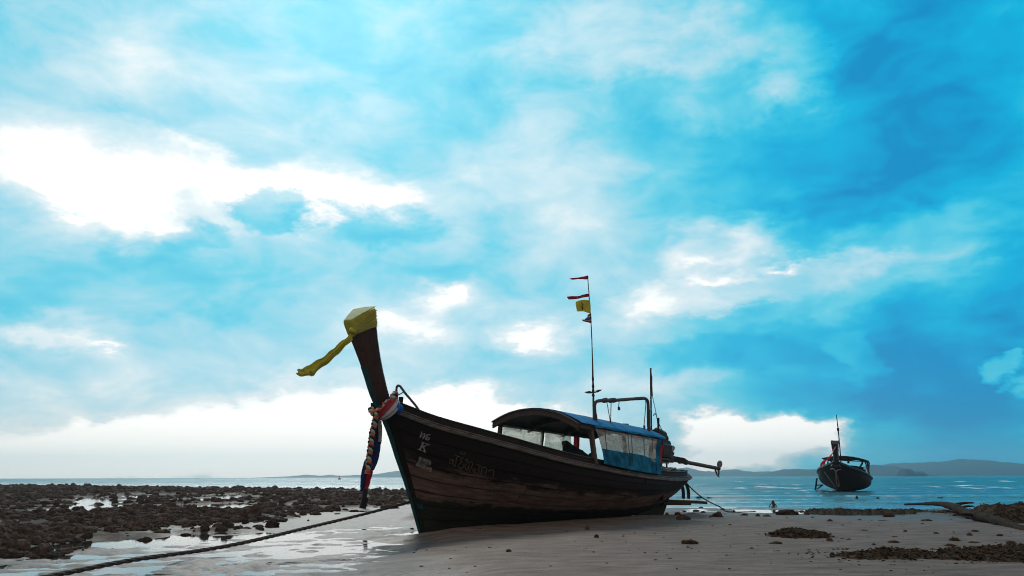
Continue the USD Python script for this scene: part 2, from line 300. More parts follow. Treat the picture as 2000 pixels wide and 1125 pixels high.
# hull planks: dark paint above, worn bare wood on the belly, green black growth at the keel; UV = (metres along, height from keel 0 to sheer 1)
n = {'tc': ('texture_coordinate', {}), 'uv': ('separate_xyz', {}), 'mp': ('mapping', {'mapping_type': 'point', 'scale': (.8, 14.0, 1)}), 'grain': ('noise_texture', {'scale': 2.2, 'detail': 7.0, 'roughness': .65, 'distortion': .3}),
     'mw': ('mapping', {'mapping_type': 'point', 'scale': (1.1, 5.0, 1)}), 'wear': ('noise_texture', {'scale': 1.4, 'detail': 8.0, 'roughness': .68}),
     'oi': ('object_info', {}), 'ov': ('map_range', {'to_min': -.07, 'to_max': .07}),
     'wl': ('map_range', {'range_type': 'smoothstep', 'from_min': .80, 'from_max': .42, 'to_min': -.42, 'to_max': .16}), 'ws': ('map_range', {'range_type': 'smoothstep', 'from_min': -1.0, 'from_max': 5.5, 'to_min': -.21, 'to_max': .15}),
     'a1': ('math', {'math_type': 'add'}), 'a2': ('math', {'math_type': 'add'}), 'a3': ('math', {'math_type': 'add'}), 'wm': ('map_range', {'range_type': 'smoothstep', 'from_min': .42, 'from_max': .66}),
     'paint': ('rgb_ramp', {'ramp': [(.3, (.0065, .0034, .0029)), (.7, (.0155, .0074, .0062))]}), 'bare': ('rgb_ramp', {'ramp': [(.25, (.036, .021, .0155)), (.5, (.112, .070, .054)), (.75, (.215, .148, .118))]}),
     'mixw': ('mix_color', {}), 'gz': ('map_range', {'range_type': 'smoothstep', 'from_min': .40, 'from_max': .20, 'to_min': -.2, 'to_max': .42}), 'ga': ('math', {'math_type': 'add'}), 'gm': ('map_range', {'range_type': 'smoothstep', 'from_min': .45, 'from_max': .62}),
     'green': ('rgb_ramp', {'ramp': [(.35, (.008, .0085, .006)), (.7, (.026, .027, .017))]}), 'mixg': ('mix_color', {}), 'b': ('bump', {'strength': .7, 'distance': .012}), 'bh': ('math', {'math_type': 'multiply_add', 'value2': .6}),
     'p': ('principled_bsdf', {'roughness': .62, 'specular_ior_level': .2})}
l = [('tc.UV', 'uv.vector'), ('tc.UV', 'mp.vector'), ('mp.vector', 'grain.vector'), ('tc.UV', 'mw.vector'), ('mw.vector', 'wear.vector'), ('oi.random', 'ov.value'), ('uv.y', 'wl.value'), ('uv.x', 'ws.value'),
     ('wear.fac', 'a1.value1'), ('wl.result', 'a1.value2'), ('a1.value', 'a2.value1'), ('ws.result', 'a2.value2'), ('a2.value', 'a3.value1'), ('ov.result', 'a3.value2'), ('a3.value', 'wm.value'),
     ('grain.fac', 'paint.fac'), ('grain.fac', 'bare.fac'), ('paint.color', 'mixw.a'), ('bare.color', 'mixw.b'), ('wm.result', 'mixw.fac'), ('uv.y', 'gz.value'), ('gz.result', 'ga.value1'), ('wear.fac', 'ga.value2'), ('ga.value', 'gm.value'),
     ('grain.fac', 'green.fac'), ('mixw.result', 'mixg.a'), ('green.color', 'mixg.b'), ('gm.result', 'mixg.fac'), ('mixg.result', 'p.base_color'), ('wear.fac', 'bh.value1'), ('grain.fac', 'bh.value3'), ('bh.value', 'b.height'), ('b.normal', 'p.normal')]
M['plank'] = mat('hull_plank_wood', n, l)

# sand, wet and dry; the reef flat where the vertices say so
n = {'geo': ('geometry', {}), 'z': ('separate_xyz', {}), 'reef': ('attribute', {'attribute': 'reef'}), 'm1': ('mapping', {'mapping_type': 'point', 'scale': (1.8, 5.2, 1)}), 'n1': ('noise_texture', {'scale': 1.0, 'detail': 8.0, 'roughness': .62}),
     'm2': ('mapping', {'mapping_type': 'point', 'scale': (9, 22, 9)}), 'n2': ('noise_texture', {'scale': 1.0, 'detail': 5.0, 'roughness': .6}), 'n3': ('noise_texture', {'scale': 7.0, 'detail': 8.0, 'roughness': .7}),
     'sand': ('rgb_ramp', {'ramp': [(.30, (.088, .058, .045)), (.50, (.168, .113, .087)), (.75, (.27, .192, .152))]}), 'rk': ('rgb_ramp', {'ramp': [(.3, (.024, .016, .012)), (.55, (.075, .050, .037)), (.75, (.15, .105, .078))]}),
     'wet': ('map_range', {'range_type': 'smoothstep', 'from_min': .012, 'from_max': .075, 'to_min': .50, 'to_max': .92}), 'hv': ('hsv', {}), 'mx': ('mix_color', {}),
     'ro': ('map_range', {'range_type': 'smoothstep', 'from_min': .012, 'from_max': .09, 'to_min': .52, 'to_max': .66}), 'sp': ('map_range', {'range_type': 'smoothstep', 'from_min': .012, 'from_max': .09, 'to_min': .36, 'to_max': .13}),
     'rv': ('map_range', {'from_min': 0.0, 'from_max': 1.0, 'to_min': 1.0, 'to_max': .12}), 'spm': ('math', {'math_type': 'multiply'}), 'h': ('math', {'math_type': 'multiply_add', 'value2': .7}), 'b': ('bump', {'strength': .8, 'distance': .03}), 'p': ('principled_bsdf', {})}
l = [('geo.position', 'z.vector'), ('geo.position', 'm1.vector'), ('m1.vector', 'n1.vector'), ('geo.position', 'm2.vector'), ('m2.vector', 'n2.vector'), ('geo.position', 'n3.vector'), ('n1.fac', 'sand.fac'), ('n3.fac', 'rk.fac'),
     ('z.z', 'wet.value'), ('wet.result', 'hv.value'), ('sand.color', 'hv.color'), ('hv.color', 'mx.a'), ('rk.color', 'mx.b'), ('reef.fac', 'mx.fac'), ('mx.result', 'p.base_color'), ('z.z', 'ro.value'), ('ro.result', 'p.roughness'),
     ('z.z', 'sp.value'), ('reef.fac', 'rv.value'), ('sp.result', 'spm.value1'), ('rv.result', 'spm.value2'), ('spm.value', 'p.specular_ior_level'), ('n2.fac', 'h.value1'), ('n3.fac', 'h.value3'), ('h.value', 'b.height'), ('b.normal', 'p.normal')]
M['sand'] = mat('tidal_sand', n, l)

# still water on the flat: sees through to the sand, mirrors the sky
n = {'geo': ('geometry', {}), 'm1': ('mapping', {'mapping_type': 'point', 'scale': (3, 8, 1)}), 'n1': ('noise_texture', {'scale': 1.0, 'detail': 3.0}), 'b': ('bump', {'strength': .12, 'distance': .01}), 'fr': ('fresnel', {'IOR': 1.33}),
     't': ('transparent_bsdf', {'color': (.93, .95, .95)}), 'g': ('glossy_bsdf', {'color': (1, 1, 1), 'roughness': .03}), 'mx': ('mix_closure', {})}
l = [('geo.position', 'm1.vector'), ('m1.vector', 'n1.vector'), ('n1.fac', 'b.height'), ('b.normal', 'fr.normal'), ('b.normal', 'g.normal'), ('fr.fac', 'mx.fac'), ('t.BSDF', 'mx.closure1'), ('g.BSDF', 'mx.closure2')]
M['pool'] = mat('still_water', n, l, 'mx.closure')

# the sea: teal water, turbid near the shore, foam where the vertices say so
n = {'geo': ('geometry', {}), 'foam': ('attribute', {'attribute': 'foam'}), 'shal': ('attribute', {'attribute': 'shallow'}), 'm1': ('mapping', {'mapping_type': 'point', 'scale': (.30, .75, 1)}), 'n1': ('noise_texture', {'scale': 1.0, 'detail': 7.0, 'roughness': .66}),
     'nf': ('noise_texture', {'scale': 4.2, 'detail': 6.0, 'roughness': .7}), 'c': ('mix_color', {'a': (.010, .17, .225), 'b': (.085, .066, .055)}), 'b': ('bump', {'strength': 1.0, 'distance': .55}),
     'fa': ('math', {'math_type': 'multiply_add', 'value2': 1.0}), 'fb': ('math', {'math_type': 'subtract', 'value2': .45}), 'fm': ('map_range', {'range_type': 'smoothstep', 'from_min': .38, 'from_max': .62}), 'bs': ('map_range', {'from_min': 0.0, 'from_max': 1.0, 'to_min': 1.0, 'to_max': .05}),
     'rs': ('map_range', {'from_min': .05, 'from_max': .6, 'to_min': .26, 'to_max': .06}), 'ss': ('map_range', {'from_min': .05, 'from_max': .6, 'to_min': .28, 'to_max': .5}), 'p': ('principled_bsdf', {'ior': 1.33, 'specular_tint': (.66, .92, 1.0)}), 'd': ('diffuse_bsdf', {'color': (.80, .83, .84)}), 'mx': ('mix_closure', {})}
l = [('geo.position', 'm1.vector'), ('m1.vector', 'n1.vector'), ('m1.vector', 'nf.vector'), ('shal.fac', 'c.fac'), ('c.result', 'p.base_color'), ('shal.fac', 'rs.value'), ('shal.fac', 'ss.value'), ('rs.result', 'p.roughness'), ('ss.result', 'p.specular_ior_level'), ('n1.fac', 'b.height'), ('shal.fac', 'bs.value'), ('bs.result', 'b.strength'), ('b.normal', 'p.normal'),
     ('nf.fac', 'fb.value1'), ('foam.fac', 'fa.value1'), ('fb.value', 'fa.value3'), ('fa.value', 'fm.value'), ('fm.result', 'mx.fac'), ('p.BSDF', 'mx.closure1'), ('d.BSDF', 'mx.closure2')]
M['sea'] = mat('sea_water', n, l, 'mx.closure')

# ------------------------------------------------------------------ the flat, the pools and the sea
REEF_Y = [4, 9, 11, 13, 17, 23, 28, 32, 45, 58, 78, 140, 200, 420]
REEF_X = [-8.6, -7.4, -6.6, -5.3, -5.5, -6.4, -4.6, -3.0, 1.5, -3.5, -30, -95, -160, -400]
SHORE_X = [-400, -160, -95, -30, -4, 1.5, 3.5, 9, 400]
SHORE_Y = [420, 200, 140, 78, 58, 45, 27, 24.5, 24.5]
def reef_mask(x, y):
    w = np.clip(np.hypot(x, y) * .05, .5, 6)
    xb = np.interp(y, REEF_Y, REEF_X) + (nz(x * .45, y * .45, 3, 4) - .5) * 5.0
    return sstep((xb - x) / w, -.5, .8) * sstep(y, 8.8, 10.5)
def reef_top(x, y):
    """1 on the reef's low platforms, 0 in the wide pools between them"""
    d = np.hypot(x, y)
    return np.maximum(sstep(nz(x * .30, y * .17, 44, 4), .435, .515), sstep(d + 12 * (nz(x * .1, y * .1, 45, 2) - .5), 48, 66))
def shore(x):
    return np.interp(x, SHORE_X, SHORE_Y)
def land(x, y):
    """height of the sand and the reef flat; the water stands at 0"""
    x, y = np.asarray(x, float), np.asarray(y, float)
    q = shore(x) - y + (nz(x * .12, y * .12, 8, 3) - .5) * 5
    right = np.where(q > 0, .002 + .105 * (1 - np.exp(-(np.clip(q, 0, 99) / 6.0) ** 2)), .002 + q * .011)
    right = right + (nz(x * .8, y * 1.6, 5, 3) - .5) * .03 + (nz(x * 2.2, y * 6, 6, 3) - .5) * .012
    rip = nz(x * 3.0 + .8 * nz(x, y, 24, 2), y * 3.4, 22, 3) - .5
    right = right - .040 * sstep(nz(x * .55, y * .30, 33, 3), .47, .60) * np.exp(-(np.clip(q - .5, -9, 99) / 4.0) ** 2) * (x < 11)
    film = -.0075 + (nz(x * .42, y * .5, 21, 3) - .5) * .030 + rip * (.055 + .06 * nz(x * .7, y * .7, 23, 2))
    strip = sstep(y, 14.5, 17.5)
    left = film * (1 - .55 * strip) + .013 * strip
    m = 1 - sstep(x + .30 * (y - 9) * 0.35 + (nz(x * .5, y * .5, 30, 3) - .5) * 2.2, -1.6, -.2)
    base = right + (left - right) * m
    # the hollow that the tide scours along the keel, and the low bank beside it
    a, b = ground_at(820, 1043)[:2], ground_at(1290, 1009)[:2]; e = (b - a) / np.hypot(*(b - a))
    u = np.clip((x - a[0]) * e[0] + (y - a[1]) * e[1], -.1, np.hypot(*(b - a)) + .3); dk = np.hypot(x - a[0] - u * e[0], y - a[1] - u * e[1]) * (.8 + .5 * nz(x * 1.3, y * 1.3, 61, 3))
    base = base - .075 * np.exp(-(dk / .42) ** 2) + .028 * np.exp(-((dk - .95) / .34) ** 2)
    r = reef_mask(x, y)
    lump = nz(x * 1.1, y * 1.1, 40, 5); big = nz(x * .32, y * .32, 41, 3)
    d = np.hypot(x, y)
    k = reef_top(x, y)
    rock = -.05 + k * (.062 + (.20 + np.clip(d * .002, 0, .2)) * np.clip(lump - .40, 0, 1) + .10 * np.clip(big - .45, 0, 1))
    far = np.where(shore(x) - y < 0, np.clip((shore(x) - y) * .02, -.6, 0), 0)
    out = base + (rock - base) * r + far * (x < 3)
    return np.clip(out, -2.5, 2), r * np.ones_like(out)
fine = np.radians(np.arange(-50, 50.01, .13)); coarse = np.radians(np.arange(56, 305, 6.0))
ANG = np.r_[fine, coarse]
def rows(a, b, k0=.009, k1=.05, mid=300):
    d = [a]
    while d[-1] < b:
        d.append(d[-1] * (1 + np.interp(math.log(d[-1]), [math.log(30), math.log(mid)], [k0, k1])))
    return np.array(d)
def fan(D):
    X, Y = np.sin(ANG)[None] * D[:, None], np.cos(ANG)[None] * D[:, None]
    return X, Y
def fan_mesh(X, Y, Z, keep=None):
    v, f = grid(np.stack([X, Y, Z], -1), True)
    f = f[:, ::-1]
    if keep is not None:
        f = f[keep.ravel()[f].any(1)]
        used = np.unique(f); m = np.full(len(v), -1); m[used] = np.arange(len(used))
        return v[used], m[f], used
    return v, f, np.arange(len(v))
D = np.r_[1.0, 2.0, 3.5, 5.0, rows(6.0, 260, .0058, .05)]
X, Y = fan(D); Z, RM = land(X, Y)
Z = np.where(D[:, None] > 255, -3, Z)
v, f, _ = fan_mesh(X, Y, Z)
ground = obj('sand_flat', (v, f), M['sand'], attrs={'reef': RM.ravel()})
tag(ground, kind='structure')

D = np.r_[1.0, 12.0, rows(21.0, 2500, .0042, .06, 450)]
X, Y = fan(D); Zl, _ = land(X, Y); q = Y - shore(X); dist = np.hypot(X, Y)
sea_side = q > -.2
eta = np.clip(q / 60, 0, 1) * .14 * (nz(X / 2.6, Y / 1.3, 50, 3) - .5) * (dist < 220) + np.clip((q - 30) / 150, 0, 1) * .40 * (nz(X / 8, Y / 3.6, 51, 3) - .5) * (1 - sstep(dist, 500, 900)) + np.clip(q / 30, 0, 1) * .03 * (nz(X / 1.2, Y / .5, 52, 2) - .5) * (dist < 90)
foam = np.zeros_like(eta)
CRESTS = [(26.8, .03, .35, 2, 70, 0, 1), (30.4, .085, .45, 2, 70, .25, 2), (34.2, .04, .4, 4, 70, 0, 3), (38.0, .12, .55, 2, 80, .2, 4), (44.5, .10, .6, 6, 90, .3, 5), (51, .14, .8, 8, 90, .4, 6), (60, .20, 1.0, 12, 60, .6, 7), (68, .32, 1.1, 27, 85, 1.0, 8),
          (78, .30, 1.5, 17, 30, .45, 9), (90, .22, 1.6, 20, 110, .25, 10), (108, .46, 1.7, 19, 33, 1.0, 11), (118, .30, 1.8, 55, 76, .85, 12), (140, .35, 2.2, 20, 160, .3, 13), (175, .4, 2.8, -60, 160, .35, 14), (230, .45, 3.5, -140, 200, .3, 15), (88, .2, 1.2, -24, 4, .5, 16), (72, .12, .9, -16, 8, .5, 17), (120, .3, 2, -60, 10, .45, 18)]
for y0, amp, w, xa, xb_, fo, sd in CRESTS:
    yc = y0 + (nz(X / (6 + y0 * .08), X * 0, 60 + sd, 3) - .5) * y0 * .075
    u = Y - yc
    a = amp * sstep(X, xa, xa + (xb_ - xa) * .12 + 1) * (1 - sstep(X, xb_ - (xb_ - xa) * .12 - 1, xb_)) * (.35 + 1.1 * nz(X / (3 + y0 * .05), X * 0 + sd, 80 + sd, 3))
    g = np.exp(-(u / np.where(u < 0, .55 * w, 1.7 * w)) ** 2)
    eta = eta + a * g * (q > 0)
    foam = np.maximum(foam, fo * np.exp(-((u + .15 * w) / (.75 * w)) ** 2) * np.clip(a / (amp + 1e-9) * 1.15, 0, 1) * (.45 + .9 * nz(X / 1.7, Y / .9, 90 + sd, 3)))
eta = np.where(sea_side, eta, 0)
edge = np.exp(-np.clip(np.abs(Zl + .02) / .02, 0, 9) ** 2) * (q > -1)
shallow = np.clip(np.exp(-np.clip(q, 0, 999) / 22) * .85 + sstep(eta, .03, .16) * np.exp(-np.clip(q - 15, 0, 999) / 40) * .7, 0, 1)
v, f, used = fan_mesh(X, Y, eta, sea_side)
sea = obj('sea', (v, f), M['sea'], attrs={'foam': np.clip(foam, 0, 1).ravel()[used], 'shallow': shallow.ravel()[used]})
tag(sea, kind='structure')
D = rows(5.0, 210, .012, .04)
X, Y = fan(D); Zl, _ = land(X, Y); q = Y - shore(X)
keep = (q < -.3) & (Zl < .035) & (np.abs(np.arctan2(X, Y)) < 1.0)
v, f, used = fan_mesh(X, Y, np.zeros_like(X) - .002, keep)
pool = obj('tide_pool_water', (v, f), M['pool'], smooth=True)
tag(pool, kind='structure')

# ------------------------------------------------------------------ hills across the bay, and the small rocky island
def ridge(name, prof, Yd, depth, seed, label=None):
    """prof: photo outline (px, py) of the skyline; Yd: how far it stands"""
    prof = np.array(prof, float); n = 140
    px = np.linspace(prof[0, 0], prof[-1, 0], n); py = np.interp(px, prof[:, 0], prof[:, 1])
    top = np.array([at_depth(a, b, Yd) for a, b in zip(px, py)]); x, h = top[:, 0], np.clip(top[:, 2], 0.0, None)
    h = h * (1 + .10 * (nz(x / 60, x * 0 + seed, seed, 4) - .5)) + 4 * (nz(x / 18, x * 0, seed + 1, 3) - .5) * (h > 6)
    s = np.linspace(-1, 1, 25)
    P = np.zeros((n, 25, 3)); P[..., 0] = x[:, None]; P[..., 1] = Yd + s[None] * depth
    P[..., 2] = h[:, None] * (1 - np.abs(s[None]) ** 1.5) * (1 - .18 * (1 - np.abs(2 * np.abs(s[None]) - 1)) * (nz(P[..., 0] / 70, P[..., 1] / 70, seed + 2, 4))) - 1.5
    return tag(obj(name, grid(P[:, ::-1]), M['hill'], smooth=True), label, kind='structure')
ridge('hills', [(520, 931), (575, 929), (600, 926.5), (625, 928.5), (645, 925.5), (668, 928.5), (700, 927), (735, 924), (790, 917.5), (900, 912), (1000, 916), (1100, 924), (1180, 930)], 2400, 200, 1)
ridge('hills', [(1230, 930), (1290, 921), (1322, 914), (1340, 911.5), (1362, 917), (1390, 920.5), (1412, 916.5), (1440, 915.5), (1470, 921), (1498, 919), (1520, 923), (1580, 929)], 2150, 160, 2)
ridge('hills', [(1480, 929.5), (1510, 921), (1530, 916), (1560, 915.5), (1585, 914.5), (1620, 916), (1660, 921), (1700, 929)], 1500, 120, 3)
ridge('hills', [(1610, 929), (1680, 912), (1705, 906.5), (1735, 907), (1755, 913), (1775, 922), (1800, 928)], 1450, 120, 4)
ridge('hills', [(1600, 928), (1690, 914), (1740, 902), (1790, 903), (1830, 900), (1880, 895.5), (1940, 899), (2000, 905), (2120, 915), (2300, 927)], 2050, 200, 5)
def islet():
    Yd = 1000; prof = [(1758, 929), (1760.5, 918), (1763, 915), (1772, 914.3), (1777, 917.5), (1780, 921.5), (1785, 922), (1789, 919.8), (1793, 922), (1797, 919.5), (1800, 921.5), (1802, 929)]
    prof = np.array(prof); n = 90
    px = np.linspace(1758, 1802, n); py = np.interp(px, prof[:, 0], prof[:, 1]); top = np.array([at_depth(a, b, Yd) for a, b in zip(px, py)])
    s = np.linspace(-1, 1, 21); P = np.zeros((n, 21, 3)); P[..., 0] = top[:, :1]; P[..., 1] = Yd + 14 * s[None] * (1 + .2 * (nz(top[:, 0] / 4, top[:, 0] * 0, 7, 3) - .5))[:, None]
    P[..., 2] = np.clip(top[:, 2:], 0, None) * (1 - np.abs(s[None]) ** 4) * (1 + .25 * (nz(P[..., 0] / 3, P[..., 1] / 3, 9, 4) - .5)) - .8
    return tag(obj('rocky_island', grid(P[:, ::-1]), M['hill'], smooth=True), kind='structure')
islet()

# ------------------------------------------------------------------ the air over the bay
def haze():
    c = np.array([0, 1000.0, 33.0]); v, f = of(trimesh.creation.box([5600, 3200, 78.0]))
    m = mat('sea_haze', {'v': ('principled_volume', {'color': (.74, .93, 1.0), 'density': HAZE, 'anisotropy': .85})}, [], surface=None, volume='v.volume')
    return tag(obj('haze', (v + c, f), m, smooth=False), kind='stuff')
HAZE = .00036
haze()

# ------------------------------------------------------------------ the long boat: local frame s (towards the stern), t (towards port, our side), z up, listing a little to port
def boat_frame(origin, heading, lst):
    es = np.array([math.sin(heading), math.cos(heading), 0]); et = np.array([es[1], -es[0], 0]); ez = np.array([0, 0, 1.0])
    c, s = math.cos(lst), math.sin(lst)
    return np.asarray(origin, float), np.array([es, et * c - ez * s, ez * c + et * s])
BOW, STERN = ground_at(820, 1043), ground_at(1290, 1009)
ORG, AX = boat_frame(BOW, math.atan2(*(STERN - BOW)[:2]), math.radians(3.5))
def hit(px, py, t=0.0):
    """boat coordinates of what the photo shows at a pixel, on the plane t"""
    d, o = AX @ ray(px, py), AX @ (EYE - ORG)
    return o + d * ((t - o[1]) / d[1])
def hits(pts, t=0.0):
    return np.array([hit(p[0], p[1], p[2] if len(p) > 2 else t) for p in pts])
def W(p):
    return ORG + np.asarray(p, float) @ AX
def local(m):
    """(s, t, z) to the boat's right-handed axes"""
    v, f = m; v = np.array(v, float); v[:, 1] *= -1
    return v, tri(f)[:, ::-1]
def place_boat(name, label, category, org, ax):
    x = UsdGeom.Xform.Define(stage, numbered('/World/' + name))
    x.AddTransformOp().Set(Gf.Matrix4d(*ax[0], 0, *(-ax[1]), 0, *ax[2], 0, *org, 1))
    return tag(x.GetPrim(), label, category)
boat = place_boat('longtail_boat', 'large dark wooden longtail boat with tall prow and arched cabin, aground in the foreground', 'boat', ORG, AX)
def part(name, m, material, parent=None, label=None, smooth=35, uv=None):
    return obj(name, local(m), material, parent or boat, smooth=smooth, label=label, uv=uv)

SB = [-1.12, -.89, -.6, -.3, .1, .49, 1.32, 2.0, 2.8, 3.72, 4.71, 6.27, 7.3, 7.9, 8.6, 9.05, 9.25, 9.32]
BB = [.10, .24, .42, .58, .78, .93, 1.10, 1.19, 1.25, 1.25, 1.19, 1.0, .80, .66, .46, .26, .12, .0]
SZ = [-1.12, -.89, -.3, .49, 1.32, 2.0, 2.8, 3.72, 4.71, 6.27, 7.86, 9.32]
ZZ = [2.17, 2.08, 1.87, 1.69, 1.54, 1.42, 1.30, 1.20, 1.10, .99, .93, .945]
STEM_Z = [-.3, 0, .48, .93, 1.33, 1.72, 1.98, 2.15, 2.3, 2.85, 3.17, 3.34, 3.56, 3.9]
STEM_S = [.15, 0, -.22, -.44, -.66, -.86, -1.02, -1.14, -1.26, -1.54, -1.72, -1.83, -1.95, -2.1]
from scipy.interpolate import PchipInterpolator as PC
fb, fz, fstem = PC(SB, BB), PC(SZ, ZZ), PC(STEM_Z, STEM_S)
fbot = PC([-2, 0, 5.6, 7.2, 8.3, 8.8, 9.1, 9.32], [0, 0, .02, .16, .42, .60, .76, .86])
FULL = 1.0
def hull_pt(sig, w, off=0.0):
    """a point of the port side: sig 0 stem to 1 stern, w 0 keel to 1 sheer"""
    sig, w = np.asarray(sig, float), np.asarray(w, float)
    ss = -1.12 + sig * 10.44; zs = fz(ss); zb = fbot(ss)
    z = zb + w * (zs - zb)
    s = ss + (fstem(z) - fstem(zs)) * np.clip(1 - sig, 0, 1) ** 3
    p = FULL * np.interp(ss, [-1.1, .5, 2.5, 6.5, 8.2, 9.3], [1.05, 1.35, 2.0, 2.15, 1.7, 1.2])
    shape = 1 - np.clip(1 - w, 0, 1) ** p
    t = np.maximum(fb(ss) * (.06 + .94 * shape), np.where(ss < 9.0, .045, .0))
    P = np.stack([s, t, z], -1)
    if np.any(off):
        e = 1e-3
        a = hull_pt(np.clip(sig + e, 0, 1), w) - hull_pt(np.clip(sig - e, 0, 1), w); b = hull_pt(sig, np.clip(w + e, 0, 1)) - hull_pt(sig, np.clip(w - e, 0, 1))
        nrm = np.cross(b, a); nrm /= np.linalg.norm(nrm, axis=-1, keepdims=True) + 1e-12
        nrm = nrm * np.sign(nrm[..., 1:2] + 1e-9)
        P = P + nrm * np.asarray(off)[..., None] if np.ndim(off) else P + nrm * off
    return P
sg, ww = np.linspace(0, 1, 70), np.linspace(0, 1, 18)
A, B = np.meshgrid(sg, ww, indexing='ij')
port = hull_pt(A, B); star = port * [1, -1, 1]
shell_v, shell_f = cat(grid(port), (star.reshape(-1, 3), grid(port)[1][:, ::-1]))
uv = np.stack([np.r_[A.ravel() * 10, A.ravel() * 10], np.r_[B.ravel(), B.ravel()]], 1)
hull = part('hull', (shell_v, shell_f), M['plank'], smooth=True, uv=uv)
# strakes: every plank a board of its own, butted end to end
edges = [0, .13, .255, .375, .495, .615, .735, .87, 1.0]
def board(s0, s1, w0, w1, side, seedk):
    na, nb = max(4, int((s1 - s0) * 40)), 5
    a = np.linspace(s0 + .0006, s1 - .0006, na); b = np.linspace(w0 + .0065, w1 - .0065, nb)
    a2, b2 = np.r_[a[0], a[0], a, a[-1], a[-1]], np.r_[b[0], b[0], b, b[-1], b[-1]]
    Aa, Bb = np.meshgrid(a2, b2, indexing='ij')
    off = np.full(Aa.shape, .020 + .005 * math.sin(seedk * 2.4))
    off += .004 * (nz(Aa * 60, Bb * 25, seedk) - .5)
    off[[0, -1], :] = -.004; off[:, [0, -1]] = -.004
    P = hull_pt(Aa, Bb, off)
    m = grid(P)
    if side < 0: m = (m[0] * [1, -1, 1], m[1][:, ::-1])
    return m, np.stack([Aa.ravel() * 10.44 + seedk * .37, Bb.ravel()], 1)
k = 0
for side in (1, -1):
    for i in range(8):
        cuts = [0.012] + [c + .07 * math.sin(i * 2.1 + side + c * 9) for c in (.30, .60)] + [.985]
        for j in range(3):
            k += 1
            m, uv = board(cuts[j], cuts[j + 1], edges[i], edges[i + 1], side, k)
            part('plank', m, M['plank'], hull, smooth=True, uv=uv)
# keel and skeg
kp = np.array([(.05, 0, 0), (7.9, 0, 0)])
part('keel', cat(beam((.02, 0, -.03), (8.12, 0, -.03), .10, .12), hull_of([(7.0, y, z) for y in (-.05, .05) for z in (-.08, .16)] + [(8.10, y, -.08) for y in (-.05, .05)] + [(8.16, y, .20) for y in (-.05, .05)] + [(8.46, y, .44) for y in (-.05, .05)])), M['plank'], uv=None)

def sweep_rail(z0, z1, o0, o1, a=0.0, b=1.0, n=90):
    """a rail along the sheer, right round the stern: from height z0 to z1 above the sheer, o0 to o1 outwards"""
    s = np.r_[np.linspace(-1.12 + a * 10.44, 8.6, n), np.linspace(8.62, 9.30, 16)]
    P = np.stack([s, fb(s), fz(s)], -1)
    if b >= 1:
        P = np.vstack([P, [(9.32, 0, float(fz(9.32)))], (P * [1, -1, 1])[::-1]])
    d = np.gradient(P, axis=0); nn = np.stack([-d[:, 1], d[:, 0], 0 * d[:, 0]], 1); nn /= np.linalg.norm(nn, axis=1, keepdims=True)
    e = .012
    sec = [(o0, z0), (o1 - e, z0), (o1, z0 + e), (o1, z1 - e), (o1 - e, z1), (o0, z1)]
    G = np.array([P + nn * o + np.array([0, 0, z]) for o, z in sec]).transpose(1, 0, 2)
    return grid(G, True)
part('rub_rail', sweep_rail(-.005, .065, -.02, .075), M['rail'], label='worn paler rub rail along the top of the hull')
part('rub_rail', sweep_rail(.068, .10, -.02, .055), M['rail'])
part('top_strake', sweep_rail(.10, .205, -.055, -.012), M['darkwood'])
part('cap_rail', sweep_rail(.206, .228, -.07, .004), M['rail'])
# inner lining, floor, fore deck
def deck(s0, s1, dz, frac, n=24, crown=0.0):
    s = np.linspace(s0, s1, n); u = np.linspace(-1, 1, 9)
    return sheet(np.stack([np.broadcast_to(s[:, None], (n, 9)), fb(s)[:, None] * frac * u[None], (fz(s) + dz)[:, None] + crown * (1 - u[None] ** 2)], -1), .03)
part('floor', deck(2.2, 7.2, -.50, .72), M['darkwood'])
part('fore_deck', deck(-.95, .75, -.02, .93, crown=.03), M['darkwood'])
# the decked stern rises to a low crown of boards
s = np.linspace(7.05, 9.22, 14)
for i in range(7):
    u0, u1 = -1 + i * 2 / 7 + .012, -1 + (i + 1) * 2 / 7 - .012
    u = np.array([u0, (u0 + u1) / 2, u1])
    z = (fz(s) + .07)[:, None] + np.interp(s, [7.05, 7.6, 9.22], [.33, .30, .10])[:, None] * (1 - np.abs(u[None]) ** 2.2) + .006 * (i % 2)
    part('stern_deck_board', sheet(np.stack([np.broadcast_to(s[:, None], (14, 3)), (fb(s) * .94)[:, None] * u[None], z], -1), .03), M['rail' if i in (2, 4) else 'post'])
bz = fz(7.06)
part('stern_bulkhead', box((7.03, 0, bz - .12), (.04, 1.5, .72)), M['darkwood'])

# stem and prow: a wedge of timber, narrow edge forward
def loft(secs, front=0.0, side=0.0):
    """secs: (z front, z rear, s front, s rear, half width front, half width rear)"""
    G = []
    for zf, zr, sf, sr, hf, hr in secs:
        sf, hf, hr, sr = sf - front, hf + side, hr + side, sr + side
        c = .22
        pts = [(sf, -hf * (1 - c)), (sf, hf * (1 - c)), (sf + .02, hf), (sr - .03, hr), (sr, hr * .9), (sr, -hr * .9), (sr - .03, -hr), (sf + .02, -hf)]
        G.append([(a, b, zf + (zr - zf) * (a - sf) / (sr - sf)) for a, b in pts])
    v, f = grid(np.array(G), True); n = len(G); q = (n - 1) * 8
    return v, np.vstack([f, [(0, i + 1, i) for i in range(1, 7)], [(q, q + i, q + i + 1) for i in range(1, 7)]])
frear = PC([1.6, 2.1, 2.25, 2.43, 2.88, 3.3, 3.62, 3.9], [-.55, -.86, -.96, -1.06, -1.27, -1.43, -1.53, -1.63])
